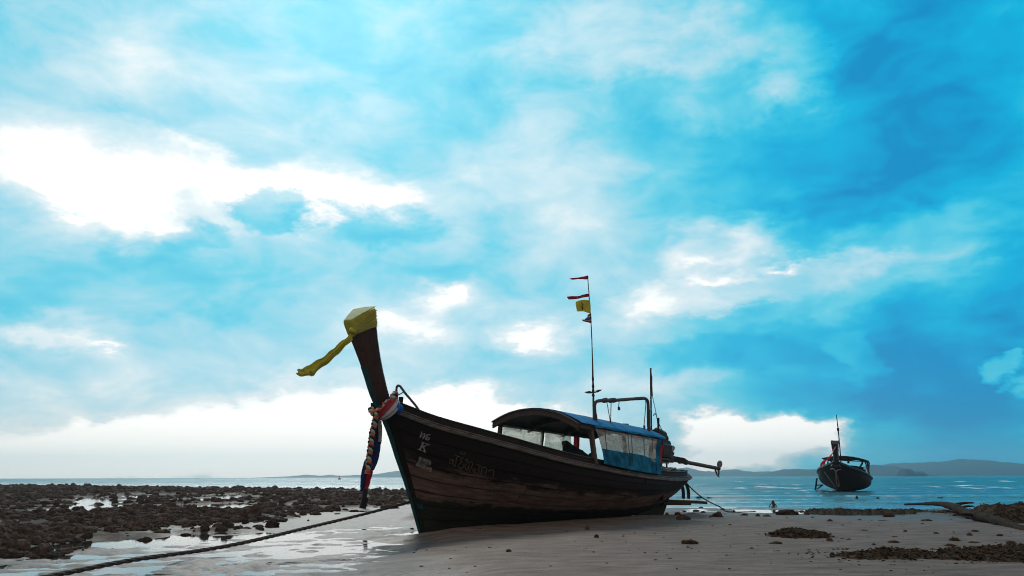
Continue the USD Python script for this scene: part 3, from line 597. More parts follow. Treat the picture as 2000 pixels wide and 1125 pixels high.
def sec(zf, zr, hf=None, hr=None):
    return (zf, zr, float(fstem(zf)), float(frear(zr)) if zr > 1.7 else float(fstem(zr)) + .30, hf if hf else np.interp(zf, [0, 2.2, 3.6], [.026, .05, .10]), hr if hr else np.interp(zr, [0, 1.9, 2.3, 2.9, 3.5, 3.9], [.07, .10, .15, .20, .26, .32]))
part('stem_post', loft([sec(z, z) for z in (-.12, .3, .7, 1.1, 1.5, 1.8)] + [sec(2.0, 2.06)]), M['darkwood'], smooth=25)
part('prow', loft([sec(1.98, 2.05), sec(2.2, 2.26), sec(2.45, 2.53), sec(2.7, 2.8), sec(2.95, 3.06), sec(3.2, 3.33), sec(3.42, 3.60), sec(3.58, 3.84)]), M['prow'], smooth=25)
zz = np.linspace(-.10, 2.86, 30)
ns = np.interp(zz, [0, 2.2, 3.6], [.026, .05, .10]); dp = np.interp(zz, [0, 1.5, 1.75, 2.0, 2.2, 2.86], [.008, .012, .06, .05, .012, .02])
G = np.array([[(fstem(z) + d_, h + .008, z), (fstem(z) - .004, h * .85 + .006, z), (fstem(z) - .010, 0, z), (fstem(z) - .004, -h * .85 - .006, z), (fstem(z) + d_, -h - .008, z)] for z, h, d_ in zip(zz, ns, dp)])
part('stem_band', grid(G), M['teal'], label='teal painted edge of the stem')
part('cross_bar', beam((-.97, -.40, 2.21), (-.93, .20, 2.20), .10, .14), M['darkwood'])
part('mooring_bitt', hull_of(np.vstack([hits([(779, 775), (788, 775.5), (786, 796), (780, 795)], .12), hits([(779, 775), (788, 775.5), (786, 796), (780, 795)], .02)])), M['darkwood'])
hp = hits([(777, 797, .06), (775.6, 778, .06), (774.2, 762, .06), (775, 756, .07), (777.5, 753, .1), (781, 754, .14), (785, 759, .18), (800, 778, .28), (821, 806, .42)])
part('bow_handrail', cat(tube(smoothpath(hp, 40), .022, 10), tube(hits([(777, 772, .06), (788, 766, .2)]), .010, 8)), M['greypipe'])

# paint patch by the forefoot
a, b = np.meshgrid(np.linspace(.004, .028, 6), np.linspace(.218, .262, 5), indexing='ij')
part('teal_paint_patch', grid(hull_pt(a, b, .034)), M['teal'], smooth=True)

# ------------------------------------------------------------------ cabin
RS = [3.0, 4.2, 5.4, 6.58]
def roof_pt(s, u, dz=0.0, grow=0.0):
    hw = np.interp(s, [3.0, 6.6], [1.21, 1.03]) + grow; zc = np.interp(s, [3.0, 6.6], [2.115, 1.925]); ri = np.interp(s, [3.0, 6.6], [.30, .25])
    return np.stack([s + 0 * u, hw * u, zc + ri * (1 - np.abs(u) ** 2.1) + dz], -1)
def roof_sheet(s0, s1, dz, thick, grow=0.0, u0=-1, u1=1, n=24, wob=0.0):
    S, Uu = np.meshgrid(np.linspace(s0, s1, n), np.linspace(u0, u1, 25), indexing='ij')
    P = roof_pt(S, Uu, dz, grow)
    if wob: P[..., 2] += wob * (nz(S * 3, Uu * 3, 77) - .5)
    return sheet(P, thick)
part('roof', roof_sheet(3.0, 6.56, .0, .03), M['roofwood'], label='arched brown plywood roof')
_S, _V = np.meshgrid(np.linspace(3.55, 6.6, 40), np.linspace(0, 1, 4), indexing='ij')
edge_flap = np.stack([_S, np.interp(_S, [3.1, 6.6], [1.25, 1.07]), np.interp(_S, [3.0, 6.6], [2.115, 1.925]) + .03 - _V * (.035 + .01 * np.sin(_S * 9))], -1)
part('roof_tarp', cat(roof_sheet(3.10, 6.62, .030, .008, .035, wob=.02), sheet(edge_flap, .006)), M['rooftarp'], label='bright blue tarpaulin over the roof')
for s0 in (3.06, 4.2, 5.4, 6.5):
    u = np.linspace(-1, 1, 25)
    p = roof_pt(np.full(25, s0), u, -.07)
    G = np.array([p + [dx, 0, dzz] for dx, dzz in ((-.03, -.055), (.03, -.055), (.03, .05), (-.03, .05))]).transpose(1, 0, 2)
    part('roof_beam', grid(G, True), M['roofwood'])
for sd in (-1, 1):
    part('roof_side_rail', beam(roof_pt(np.array(3.02), np.array(sd * .97), -.055), roof_pt(np.array(6.54), np.array(sd * .97), -.055), .05, .07), M['roofwood'])
def rail_z(s):
    return float(fz(s)) + .22
for s0, sd, w in ((3.22, -1, .085), (4.63, -1, .07), (5.86, -1, .12), (3.56, 1, .095), (4.85, 1, .07), (6.38, 1, .07)):
    hw = float(np.interp(s0, [3.0, 6.6], [1.21, 1.03]))
    a, b = (s0, sd * (float(fb(s0)) - .03 if sd < 0 else float(fb(s0)) + .012), float(fz(s0)) + (.0 if sd < 0 else .09)), (s0, sd * hw * .94, float(roof_pt(np.array(s0), np.array(sd * .94), -.06)[2]))
    part('cabin_post', beam(a, b, w, w * .8, up=(1, 0, 0)), M['red'] if s0 == 5.86 else M['post'], label='red brown post at the rear far side' if s0 == 5.86 else None)
def curtain(s0, s1, sd, z0, z1, off, seed, n=46, m=22, thick=.004, tilt=None, ragged=0.0):
    """hanging sheeting between two heights (fractions of rail to roof), gathered into folds"""
    S, V = np.meshgrid(np.linspace(s0, s1, n), np.linspace(z0, z1, m), indexing='ij')
    if ragged: V = z0 + (V - z0) * (1 + ragged * (nz(S * 2.2, S * 0, seed + 9, 4) - .5))
    hw = np.interp(S, [3.0, 6.6], [1.21, 1.03]) * .98; t0 = fb(S) + .03; zb = fz(S) + .14; zt = roof_pt(S, np.full_like(S, .98), -.05)[..., 2]
    t = t0 + (hw - t0) * V
    fold = .028 * (nz(S * 4 + V * 1.4, V * 1.2 + S * .4, seed, 4) - .5) + .012 * np.sin(S * 19 + 4 * nz(S * 2, V * 2, seed)) * (V ** 2)
    bell = .05 * np.sin(np.clip(V, 0, 1) * PI) * (1 - .5 * nz(S, V, seed + 3))
    P = np.stack([S, sd * (t + off + fold - bell), zb + (zt - zb) * V], -1)
    if tilt is not None: P[..., 0] += tilt(V) * (1 - (S - s0) / (s1 - s0))
    return sheet(P, thick)
part('far_curtain', curtain(3.28, 4.60, -1, .02, 1, -.06, 31), M['plastic_pale'], label='milky clear curtain on the far side')
part('far_curtain', curtain(4.68, 5.62, -1, .02, 1, -.06, 37, tilt=lambda V: 0 * V), M['plastic_pale'])
for pts in ([(3.95, .05), (4.05, .95)], [(4.8, .9), (5.1, .05)], [(5.1, .05), (5.35, .8)], [(4.5, .1), (4.46, .95)]):
    q = []
    for s0, fr in pts:
        zb, zt = float(fz(s0)) + .14, 2.0; q.append((s0, -(float(fb(s0)) - .10), zb + (zt - zb) * fr))
    part('curtain_cord', tube(np.array(q), .006, 5), M['rope'])
pull = lambda V: .16 * (1 - V) ** 1.0 + .10 * np.sin(V * PI) + .02
part('side_curtain', curtain(3.60, 6.22, 1, .32, 1.0, .035, 41, n=60, tilt=pull), M['plastic_grey'], label='dusty clear curtain on the near side')
part('curtain_skirt', curtain(3.60, 6.22, 1, -.02, .44, .043, 43, n=60, thick=.006, tilt=pull, ragged=.35), M['bluetarp'], label='blue tarpaulin lower half of the near curtain')
part('curtain_border', curtain(6.20, 6.42, 1, -.02, 1.0, .05, 47, n=8, thick=.006), M['bluetarp'])
part('red_cloth_panel', curtain(6.40, 6.62, 1, .32, .98, .0, 49, n=8, thick=.006), M['red'])
for s0, z0, z1 in ((3.93, .42, .98), (4.86, -.05, .98), (5.0, -.05, .98), (5.55, .45, .98), (5.95, .6, .98)):
    tz = lambda V, s0=s0: (s0, float(fb(s0)) + .075 + (float(np.interp(s0, [3.0, 6.6], [1.21, 1.03])) * .98 - float(fb(s0))) * V, float(fz(s0)) + .14 + (float(roof_pt(np.array(s0), np.array(.98), -.05)[2]) - float(fz(s0)) - .14) * V)
    part('curtain_cord', tube(smoothpath([tz(z0), tz((z0 + z1) / 2), tz(z1)], 8), .008, 5), M['rope'])
# pipe frame over the roof, lashings and cords
pf = hits([(1163, 824, .86), (1161, 800, .86), (1161, 792, .86), (1163, 786, .86), (1169, 783, .86), (1190, 782, .86), (1225, 780, .8), (1255, 778, .8), (1261, 779, .8), (1264.5, 783, .8), (1266, 792, .8), (1266.5, 815, .8), (1267.5, 842, .8)])
part('pipe_frame', tube(smoothpath(pf, 90), .038, 12), M['steel'], label='bent rusty pipe frame above the roof')
for x0, x1 in ((1178, 1186), (1190, 1202)):
    part('lashing', tube(np.linspace(hit(x0, 782.4, .85), hit(x1, 781.6, .83), 8), np.array([.046, .056, .05, .057, .05, .058, .052, .046]), 10), M['rope'])
for pts in ([(1185, 783), (1189, 806), (1193, 828)], [(1194, 783), (1193, 806), (1193, 828)], [(1207, 781), (1209, 786), (1208, 797), (1209, 800)], [(1261, 782), (1260, 808), (1258, 832), (1258, 842)]):
    part('hanging_cord', tube(smoothpath(hits(pts, .82), 14), .010, 6), M['rope'])
part('cord_knot', tube(hits([(1208.6, 795), (1209.2, 801)], .82), .028, 8), M['rope'])
part('cord_knot', tube(hits([(1258.2, 831), (1258.6, 837)], .80), .026, 8), M['rope'])
part('roof_board', sheet(np.array([[hit(1200, 828.5, .5), hit(1200, 829.5, .2)], [hit(1228, 829.5, .5), hit(1228, 831, .2)]]), .05), M['black'], label='dark flat board lying on the roof')
# flag mast
MT = .88
def mast_at(py):
    return hit(np.interp(py, [538, 600, 640, 700, 766, 830], [1147.6, 1152.3, 1155, 1157.2, 1158.6, 1160]), py, MT)
mp = np.array([mast_at(y) for y in (830, 800, 766, 735, 700, 640, 600, 575, 538)])
part('flag_mast', tube(mp, np.array([.024, .024, .022, .02, .012, .011, .011, .010, .009]), 8), M['steel'])
for y0, y1, r in ((731, 750, .024), (752, 758, .03), (760, 768, .03), (770, 775, .035)):
    part('mast_collar', tube(np.array([mast_at(y0), mast_at((y0 + y1) / 2), mast_at(y1)]), np.array([r * .7, r, r * .6]), 8), M['black'])
for sgn, pts in ((-1, [(1158, 766), (1154, 768.5), (1148, 768.5), (1142, 766), (1145, 765), (1150, 763.5), (1155, 765.2)]), (1, [(1159, 766), (1162, 767.5), (1167, 766), (1175, 761), (1171, 761), (1166, 761.5), (1162, 764.5)])):
    P = hits(pts, MT); c = P.mean(0); n = len(P)
    v = np.vstack([P + [.0, .022, 0], P - [.0, .022, 0], [c + [0, .03, 0]], [c - [0, .03, 0]]]); j = np.arange(n); jn = (j + 1) % n
    f = np.vstack([np.stack([j, jn, np.full(n, 2 * n)], 1), np.stack([jn + n, j + n, np.full(n, 2 * n + 1)], 1), tri(np.stack([j, j + n, jn + n, jn], 1))])
    part('mast_wing', (v, f), M['black'], label='dark wing shaped bracket on the mast')
# aerial, short post, cords at the stern of the roof
part('aerial_pole', tube(hits([(1272, 842), (1271.5, 790), (1271, 719)], .3), .022, 8), M['steel'])
part('aerial_pole', tube(hits([(1274, 774), (1272.8, 750), (1273, 738), (1271.3, 728)], .3), .016, 8), M['black'])
part('aerial_cord', tube(smoothpath(hits([(1272, 728), (1274, 772), (1280, 800), (1283, 818)], .3), 16), .009, 6), M['rope'])
part('short_post', tube(hits([(1286, 848), (1285.8, 832), (1285.4, 816)], .2), np.array([.026, .03, .034]), 9), M['black'])
part('aerial_cord', tube(smoothpath(hits([(1286, 818), (1289, 832), (1295, 842)], .2), 12), .009, 6), M['rope'])
part('aerial_cord', tube(smoothpath(hits([(1276, 812), (1279, 808), (1283, 815)], .2), 10), .012, 6), M['rope'])
# ladder at the stern: two bent pipes on a weedy plank step
for dx in (0, 10):
    lp = hits([(1327 + dx * .95, 943 - dx * .2), (1331.5 + dx, 948), (1334 + dx, 957), (1334.5 + dx, 974)], -.25 if dx else .05)
    part('ladder_pipe', tube(smoothpath(lp, 20), .045, 10), M['black'])
st = [hit(1291, 978, -.02), hit(1371, 981, -.02)]
part('ladder_step', cat(beam(st[0], st[1], .34, .07), beam(hit(1292, 983, .1), hit(1345, 983.5, .1), .16, .07)), M['weed'], label='weedy plank step under the stern')

# ------------------------------------------------------------------ lettering: brushed strokes laid on the near side of the bow
cg, cw = np.meshgrid(np.linspace(0, .5, 120), np.linspace(.1, 1, 40), indexing='ij')
hv, hf = grid(hull_pt(cg, cw, .030))
T0, E1, E2 = hv[hf[:, 0]], hv[hf[:, 1]] - hv[hf[:, 0]], hv[hf[:, 2]] - hv[hf[:, 0]]
def on_hull(px, py):
    d, o = AX @ ray(px, py), AX @ (EYE - ORG)
    pv = np.cross(d, E2); det = (E1 * pv).sum(1); tv = o - T0; u = (tv * pv).sum(1) / det; qv = np.cross(tv, E1); w = (qv @ d) / det; k = (E2 * qv).sum(1) / det
    ok = (u > -1e-4) & (w > -1e-4) & (u + w < 1 + 1e-4) & (k > 0)
    i = np.where(ok)[0][np.argmin(k[ok])]; n = np.cross(E1[i], E2[i]); n /= np.linalg.norm(n)
    return o + d * k[i], n * np.sign(n[1])
def strokes(lines, width):
    """lines: polylines in photo pixels; each becomes a flat brush stroke a few millimetres proud of the planks"""
    out = []
    for ln in lines:
        w = width
        if not np.ndim(ln[0]): w, ln = ln[0], ln[1:]
        d = np.array(ln, float)
        if len(d) > 2: d = smoothpath(d, len(d) * 4)
        pn = [on_hull(780 + a / 7.03, 820 + b / 7.03) for a, b in d]
        P, N = np.array([p for p, _ in pn]), np.array([q for _, q in pn])
        t = np.gradient(P, axis=0); t /= np.linalg.norm(t, axis=1, keepdims=True) + 1e-12
        P[0] -= t[0] * w * .3; P[-1] += t[-1] * w * .3
        b = np.cross(t, N); b /= np.linalg.norm(b, axis=1, keepdims=True) + 1e-12
        taper = np.ones(len(P)); taper[[0, -1]] = .7
        h = (w / 2 * taper)[:, None]
        out.append(sheet(np.stack([P + b * h, P + N * .001, P - b * h], 1), .003))
    return cat(*out)
part('bow_lettering', strokes([[(308, 165), (296, 205), (283, 243)], [(338, 188), (302, 212)], [(302, 212), (318, 252)], [(350, 188), (338, 225), (328, 262)], [(376, 206), (343, 232)], [(343, 232), (364, 272)], [(420, 205), (395, 202), (378, 235), (376, 270), (398, 276), (408, 250), (390, 244)]], .017), M['lettergrey'], smooth=False, label='thin hand painted letters KKG')
part('bow_lettering', strokes([[.042, (327, 315), (284, 408)], [.018, (308, 306), (354, 322)], [.018, (256, 402), (302, 420)], [.020, (392, 336), (318, 378)], [.036, (330, 362), (350, 438)], [.016, (372, 326), (412, 342)], [.018, (322, 428), (362, 446)], [.012, (404, 350), (407, 352)]], .03), M['lettergrey'], smooth=False, label='bold serif letter K')
part('bow_lettering', strokes([[(308, 520), (285, 512)], [(285, 512), (278, 535), (296, 545), (288, 562), (270, 554)], [(322, 530), (352, 540)], [(352, 540), (338, 556), (322, 578)], [(326, 552), (342, 558)], [(396, 552), (370, 546)], [(370, 546), (362, 568), (382, 578), (374, 598), (352, 590)], [(398, 574), (418, 566), (428, 582), (398, 606)], [(398, 606), (422, 616)],
     [(262, 580), (246, 596), (240, 624), (254, 634), (270, 616), (274, 590), (262, 580)], [(302, 602), (288, 634)], [(288, 634), (318, 648)], [(326, 612), (308, 664)], [(334, 622), (352, 624), (350, 640), (326, 664)], [(326, 664), (352, 676)], [(386, 642), (372, 664)], [(372, 664), (402, 680)], [(406, 652), (386, 696)], [(416, 666), (440, 668), (436, 684), (408, 700)], [(408, 700), (438, 708)]], .013), M['letterwhite'], smooth=False, label='white painted registration number 5752 04242')
part('bow_lettering', strokes([[(845, 435), (850, 462), (880, 474), (905, 450)], [(868, 432), (874, 440)], [(762, 480), (790, 494), (826, 506)], [(722, 592), (700, 602), (690, 578), (712, 546), (738, 552), (728, 590)], [(738, 552), (744, 620), (756, 640), (772, 600), (790, 520), (800, 508)], [(884, 524), (848, 530), (846, 560), (862, 580)], [(862, 580), (826, 604), (812, 644), (846, 668), (880, 642), (888, 600)],
     [(906, 562), (936, 548), (926, 600), (904, 650), (930, 692), (950, 650), (966, 580)], [(978, 572), (1002, 592), (984, 660), (964, 716)], [(1004, 684), (1018, 706), (1042, 690), (1030, 668), (1008, 676)], [(1042, 690), (1046, 740), (1072, 752), (1090, 690), (1112, 634)], [(1056, 610), (1112, 634)], [(1092, 622), (1128, 640), (1130, 700), (1122, 780)], [(1150, 650), (1196, 668), (1186, 730), (1164, 804)], [(1222, 706), (1262, 688), (1300, 690)], [(1296, 700), (1290, 760), (1262, 816), (1228, 832), (1196, 818)], [(1164, 804), (1182, 770)]], .016), M['letterochre'], smooth=False, label='worn ochre hand painted name in Thai script')
for ln in [[(836, 766), (808, 806)], [(862, 748), (828, 812)], [(906, 786), (866, 828)], [(926, 848), (968, 866)], [(976, 842), (1008, 828), (1034, 860)], [(1062, 836), (1042, 914)], [(1010, 880), (1036, 886)], [(1126, 846), (1132, 860)], [(1128, 914), (1160, 916), (1172, 938), (1132, 952)], [(1226, 896), (1262, 888), (1252, 948), (1212, 968), (1238, 992), (1272, 962)], [(1396, 928), (1414, 960), (1394, 988)], [(1460, 992), (1490, 1000)], [(1500, 1006), (1530, 1012)]]:
    part('script_mark', strokes([ln], .013), M['letterochre'], smooth=False)

# ------------------------------------------------------------------ long-tail engine
def whole(name, label, category, base, group=None):
    """a thing on or by the boat: parts are given in boat coordinates"""
    o = W(base); x = thing(name, label, category, o, group)
    def add(n, m, material, smooth=35, lab=None, parent=None, uv=None):
        v, f = m; v = ORG + np.asarray(v, float) @ AX - o
        return obj(n, (v, tri(f)[:, ::-1]), material, parent or x, smooth=smooth, label=lab, uv=uv)
    return x, add
_, eng = whole('longtail_engine', 'dark tilted boat engine with long shaft and propeller on the stern', 'engine', hit(1297, 905))
for t in (-.18, .18):
    eng('mount_rail', cat(*[tube(hits(p, t), .022, 8) for p in ([(1285, 903), (1306, 904)], [(1306, 904), (1306, 896)], [(1285, 897), (1306, 897)], [(1292, 905), (1292, 925)], [(1302, 905), (1303, 920)])]), M['greypipe'])
e0, e1 = hit(1290, 893), hit(1403, 915); ex = (e1 - e0) / np.linalg.norm(e1 - e0); ez_ = np.cross(ex, [0, 1.0, 0]); ez_ *= np.sign(ez_[2])
axs = np.array([ex, [0, 1.0, 0], ez_])
def E(a, b, c): return e0 + ex * a + np.array([0, b, 0]) + ez_ * c
eng('engine_block', cat(box(E(-.02, 0, .16), (.52, .44, .40), axs, .25), box(E(.05, 0, -.02), (.70, .36, .16), axs, .3)), M['black'])
eng('cylinder_head', cat(*[lathe([(0, -.012), (.15 - .02 * (i % 2), -.012), (.15 - .02 * (i % 2), .012), (0, .012)], E(-.12, .02, .40 + .028 * i), ez_, 16) for i in range(6)]), M['black'])
eng('fuel_tank', hull_of([E(a, b, c) for a, b, c in ((-.35, .2, .42), (-.35, -.2, .42), (-.1, .22, .60), (-.1, -.2, .60), (-.4, .16, .66), (-.4, -.16, .66), (.02, .1, .46), (.02, -.1, .46))]), M['black'])
af = hit(1292, 846)
for i, (x, y, r) in enumerate(((1290, 845.5, .15), (1294, 852.5, .13), (1299, 862, .11))):
    p = hit(x, y); d = np.array([.72, 0, -.18]); d /= np.linalg.norm(d)
    eng('air_filter' if i < 2 else 'exhaust_box', lathe([(0, -.22), (r * .5, -.22), (r * .62, -.19), (r * .62, .17), (r * .5, .21), (0, .21)], p, d, 16), M['greypipe' if i == 0 else 'black'])
eng('carburettor', cat(*[box(hit(x, y, t), (.17, .16, .15), axs, .3) for x, y, t in ((1296, 869, .1), (1300, 877, .02), (1291, 874, .12), (1294, 884, .15), (1301, 885, -.05))]), M['black'])
eng('exhaust_pipe', tube(smoothpath(hits([(1297, 872, .1), (1301, 880, .14), (1306, 888, .12), (1312, 890, .1), (1315, 884, .1)]), 24), .035, 9), M['black'])
eng('tiller_handle', cat(tube(smoothpath(hits([(1303, 872), (1307, 884), (1311, 885)], -.05), 14), .024, 8)), M['black'])
eng('tiller_grip', tube(hits([(1307, 884), (1310, 880), (1314.5, 873.5)], -.05), np.array([.05, .075, .06]), 10), M['propgrey'], lab='pale worn grip of the tiller')
eng('fuel_hose', tube(smoothpath(hits([(1283, 862, .1), (1287, 872, .2), (1291, 880, .2), (1298, 890, .2)]), 18), .014, 6), M['black'])
eng('drive_shaft', tube(np.array([E(.1, 0, 0), e0 + ex * np.linalg.norm(e1 - e0)]), .052, 12), M['steel'])
for a in (.55, .98, 1.28):
    eng('shaft_collar', lathe([(.05, -.04), (.075, -.03), (.075, .03), (.05, .04)], E(a, 0, 0), ex, 12), M['steel'])
pl = hits([(1305, 889), (1334, 895), (1334, 906.5), (1303, 900)])
eng('guard_plate', sheet(np.array([[pl[0], (pl[0] + pl[3]) / 2, pl[3]], [(pl[0] + pl[1]) / 2, (pl.mean(0)), (pl[2] + pl[3]) / 2], [pl[1], (pl[1] + pl[2]) / 2, pl[2]]]) + [0, .07, 0], .03), M['darkwood'])
hub = hit(1402.5, 914.8); L = np.linalg.norm(e1 - e0)
prop = eng('propeller', lathe([(0, -.12), (.05, -.1), (.065, 0), (.045, .08), (0, .11)], hub, ex, 14), M['black'])
for px, py, rx, rz, rot in ((1405.5, 906.5, .075, .105, .3), (1404, 922, .085, .105, -.35)):
    c = hit(px, py); th = np.linspace(0, 2 * PI, 22)[:-1]
    ring = np.array([c + np.array([math.cos(rot), math.sin(rot), 0]) * rx * 1.35 * math.cos(t) + np.array([0.02, .04, 1.0]) * rz * math.sin(t) for t in th])
    nn = np.array([-math.sin(rot), math.cos(rot), 0]) * .010; k = len(th); j = np.arange(k); jn = (j + 1) % k
    v = np.vstack([ring * .97 + c * .03 + nn, ring * .97 + c * .03 - nn, ring, [c + nn * 2], [c - nn * 2]])
    f = np.vstack([np.stack([j, jn, np.full(k, 3 * k)], 1), np.stack([jn + k, j + k, np.full(k, 3 * k + 1)], 1), tri(np.stack([j, 2 * k + j, 2 * k + jn, jn], 1)), tri(np.stack([2 * k + j, k + j, k + jn, 2 * k + jn], 1))])
    eng('blade', (v, f), M['propgrey' if py < 915 else 'steel'], parent=prop, smooth=30)
eng('skeg_fin', cat(tube(hits([(1395, 913), (1399.5, 924), (1401, 929), (1405, 932)]), np.array([.022, .022, .02, .012]), 7)), M['steel'])

# ------------------------------------------------------------------ cloths and ropes on the boat: things of their own
x, add = whole('yellow_ribbon', 'yellow cloth wrapped over the tall prow head, its long tail blowing to the left', 'ribbon', hit(690, 648))
def capsec(zf, zr, g):
    a = sec(zf, zr); return (zf, zr, a[2] - g, a[3] + g, a[4] + g, a[5] + g)
capg = [capsec(3.37, 3.57, .008), capsec(3.42, 3.64, .012), capsec(3.47, 3.71, .009), capsec(3.52, 3.78, .013), capsec(3.565, 3.835, .011), capsec(3.60, 3.865, .004)]
v, f = loft(capg)
add('head_cloth', (v, f), M['yellow'], smooth=50)
q = np.array([sec(3.605, 3.875)])[0]
tp = np.array([[(q[2] + .015, -q[4], 3.612), (q[2] + .015, q[4], 3.612)], [((q[2] + q[3]) / 2, -(q[4] + q[5]) / 2, 3.75), ((q[2] + q[3]) / 2, (q[4] + q[5]) / 2, 3.75)], [(q[3], -q[5] * .98, 3.884), (q[3], q[5] * .98, 3.884)]])
tp = np.stack([tp[:, 0], tp.mean(1) + [0, 0, .012], tp[:, 1]], 1)
add('top_cloth', sheet(tp, .012), M['paleyellow'], lab='paler cloth stretched over the slanted top')
for k in range(6):
    fz0 = 3.43 + .03 * k; u = k / 5
    pts = []
    for w in np.linspace(0, 1, 9):
        zf = 3.40 + .035 * u + (w * (.17 + .22 * u)); a = sec(3.40 + .03 * k, 3.62 + .04 * k)
        s_ = a[2] + (a[3] - a[2]) * w; h_ = a[4] + (a[5] - a[4]) * w
        pts.append((s_, h_ + .014, zf + .01 * math.sin(w * 5 + k)))
    add('fold', tube(smoothpath(np.vstack([[pts[0] - np.array([.02, .08, 0])], pts]), 24), .012 + .003 * (k % 2), 7, .6), M['yellow' if k % 2 else 'paleyellow'], smooth=60)
add('knot', cat(tube(smoothpath(hits([(687, 641, .06), (689, 647, .14), (693, 650, .12), (689, 655, .08)]), 16), .034, 9), tube(hits([(684, 640, .0), (692, 652, .14)]), .026, 8)), M['yellow'], smooth=60)
cl = smoothpath(hits([(690, 649, .1), (680, 661, .08), (667, 673, .05), (652, 687, .02), (637, 699, 0), (622, 711, -.04), (607, 720, -.05), (594, 725, -.02), (581, 722, 0)]), 50)
u = np.linspace(0, 1, 50); wid = np.interp(u, [0, .1, .3, .55, .75, .9, 1], [.028, .035, .046, .064, .080, .058, .024])
tt = np.gradient(cl, axis=0); tt /= np.linalg.norm(tt, axis=1, keepdims=True); dn = np.cross(tt, [0, 1.0, 0]); dn *= np.sign(dn[:, 2:3] + 1e-9)
vv = np.linspace(-1, 1, 9)
P = cl[:, None] + dn[:, None] * (wid[:, None] * vv[None])[..., None]
P[..., 1] += .03 * np.sin(vv[None] * 5.5 + u[:, None] * 4) * np.clip(u * 4, .3, 1)[:, None] + .012 * np.sin(u[:, None] * 15)
P[..., 2] += (.012 * np.sin(u * 30 + 1))[:, None] + (u[:, None] > .72) * (vv[None] < -.3) * -.03
add('tail', sheet(P, .006), M['yellow'], smooth=60)
P2 = P[4:40, :5].copy(); P2[..., 1] += .04; P2[..., 2] -= .012
add('tail', sheet(P2, .006), M['yellow'], smooth=60)

# three-strand garland
def braid(path, n, a, r, turns):
    p = smoothpath(path, n); t, A_, B_ = frames(p); th = np.linspace(0, 2 * PI * turns, n); out = []
    for k in range(3):
        ph = th + 2 * PI * k / 3
        out.append(p + A_ * (a * np.sin(ph))[:, None] + B_ * (a * .55 * np.sin(2 * ph))[:, None])
    return [tube(o, r * (1 + .18 * np.sin(th * 3 + k * 2)), 7) for k, o in enumerate(out)]
gar, add = whole('braided_garland', 'orange, mint and navy braided garland knotted round the prow and hanging down', 'garland', hit(735, 803, .2))
loop = braid(hits([(772, 770, .16), (768, 773, .27), (758, 784, .27), (746, 796, .26), (736, 804, .22), (729, 806, .06)]), 120, .030, .027, 3.4)
back = braid(hits([(724.5, 799, .0), (727, 803, .1), (733, 808, .2)]), 40, .03, .028, 1.0)
hang = braid(hits([(736, 803, .24), (733.5, 815, .22), (730.5, 831, .18), (726.5, 848, .16), (724.5, 866, .15), (721.5, 888, .13), (719.5, 904, .12), (717.5, 921, .12)]), 260, .030, .028, 6.8)
for k, c in enumerate(('orange', 'mint', 'navy')):
    add('strand', cat(loop[k], back[k], hang[k]), M[c], smooth=60, lab=f'{("orange", "mint green", "navy")[k]} strand')
add('end_tuft', tube(hits([(718, 919, .12), (717, 926, .12)]), np.array([.04, .05]), 8), M['orange'])

def bundle(name, label, pts, width, material, seed, nfold=7, n=30, thick=.01, depth=.02):
    """a gathered band of cloth along a path"""
    p = smoothpath(hits(pts), n); t, A_, B_ = frames(p); vv = np.linspace(-1, 1, 11)
    tt_ = np.gradient(p, axis=0); tt_ /= np.linalg.norm(tt_, axis=1, keepdims=True); up = np.cross(tt_, [.0, 1.0, 0]); up /= np.linalg.norm(up, axis=1, keepdims=True)
    w = np.interp(np.linspace(0, 1, n), np.linspace(0, 1, len(width)), width)
    P = p[:, None] + up[:, None] * (w[:, None] * vv[None])[..., None]
    P[..., 1] += depth * np.sin(vv[None] * nfold + seed + 2 * nz(np.linspace(0, 3, n), np.zeros(n), seed)[:, None] * 2) + depth * (1 - vv[None] ** 2)
    m = sheet(P, thick); v = ORG + m[0] @ AX
    return tag(obj(name, (v, m[1][:, ::-1]), material, smooth=60), label, 'cloth')
bundle('red_cloth', 'red sash gathered round the base of the prow under the braid', [(774, 776, .2), (768, 786, .30), (757, 799, .34), (746, 810, .30), (738, 819, .2)], [.05, .09, .11, .09, .05], M['red'], 1)
bundle('white_cloth', 'white sash wrapped below the red sash on the prow', [(777, 782, .22), (775, 791, .34), (767, 803, .40), (756, 812, .36), (741, 819, .22)], [.04, .055, .07, .06, .035], M['white'], 2)
bundle('blue_cloth', 'bright blue knot of cloth beside the white sash on the prow', [(777, 789, .30), (780, 795, .37), (779, 801, .38), (774, 807, .34)], [.05, .075, .08, .05], M['blue'], 3, depth=.035)
bundle('navy_streamer', 'wide navy cloth hanging behind the braided garland', [(738, 822, .1), (737, 840, .08), (735, 862, .06), (732, 888, .05), (728, 908, .04), (725, 917, .04)], [.06, .085, .10, .10, .10, .05], M['navy'], 4, nfold=4, depth=.03)
bundle('white_streamer', 'short white cloth end hanging beside the navy streamer', [(739, 816, .14), (741, 827, .13), (742, 845, .12), (741, 863, .12)], [.03, .045, .03, .02], M['white'], 5, nfold=4)
bundle('red_streamer', 'dark red cloth strip hanging lowest, right of the stake', [(725, 905, .02), (722.5, 922, .02), (719, 940, .0), (715.5, 955, .0)], [.05, .065, .055, .04], M['red'], 6, nfold=4)
bundle('navy_streamer', 'narrow navy cloth strip hanging lowest, left of the stake', [(717, 900, .06), (712.5, 920, .05), (709, 940, .04), (706, 960, .04)], [.04, .05, .045, .03], M['navy'], 7, nfold=4)

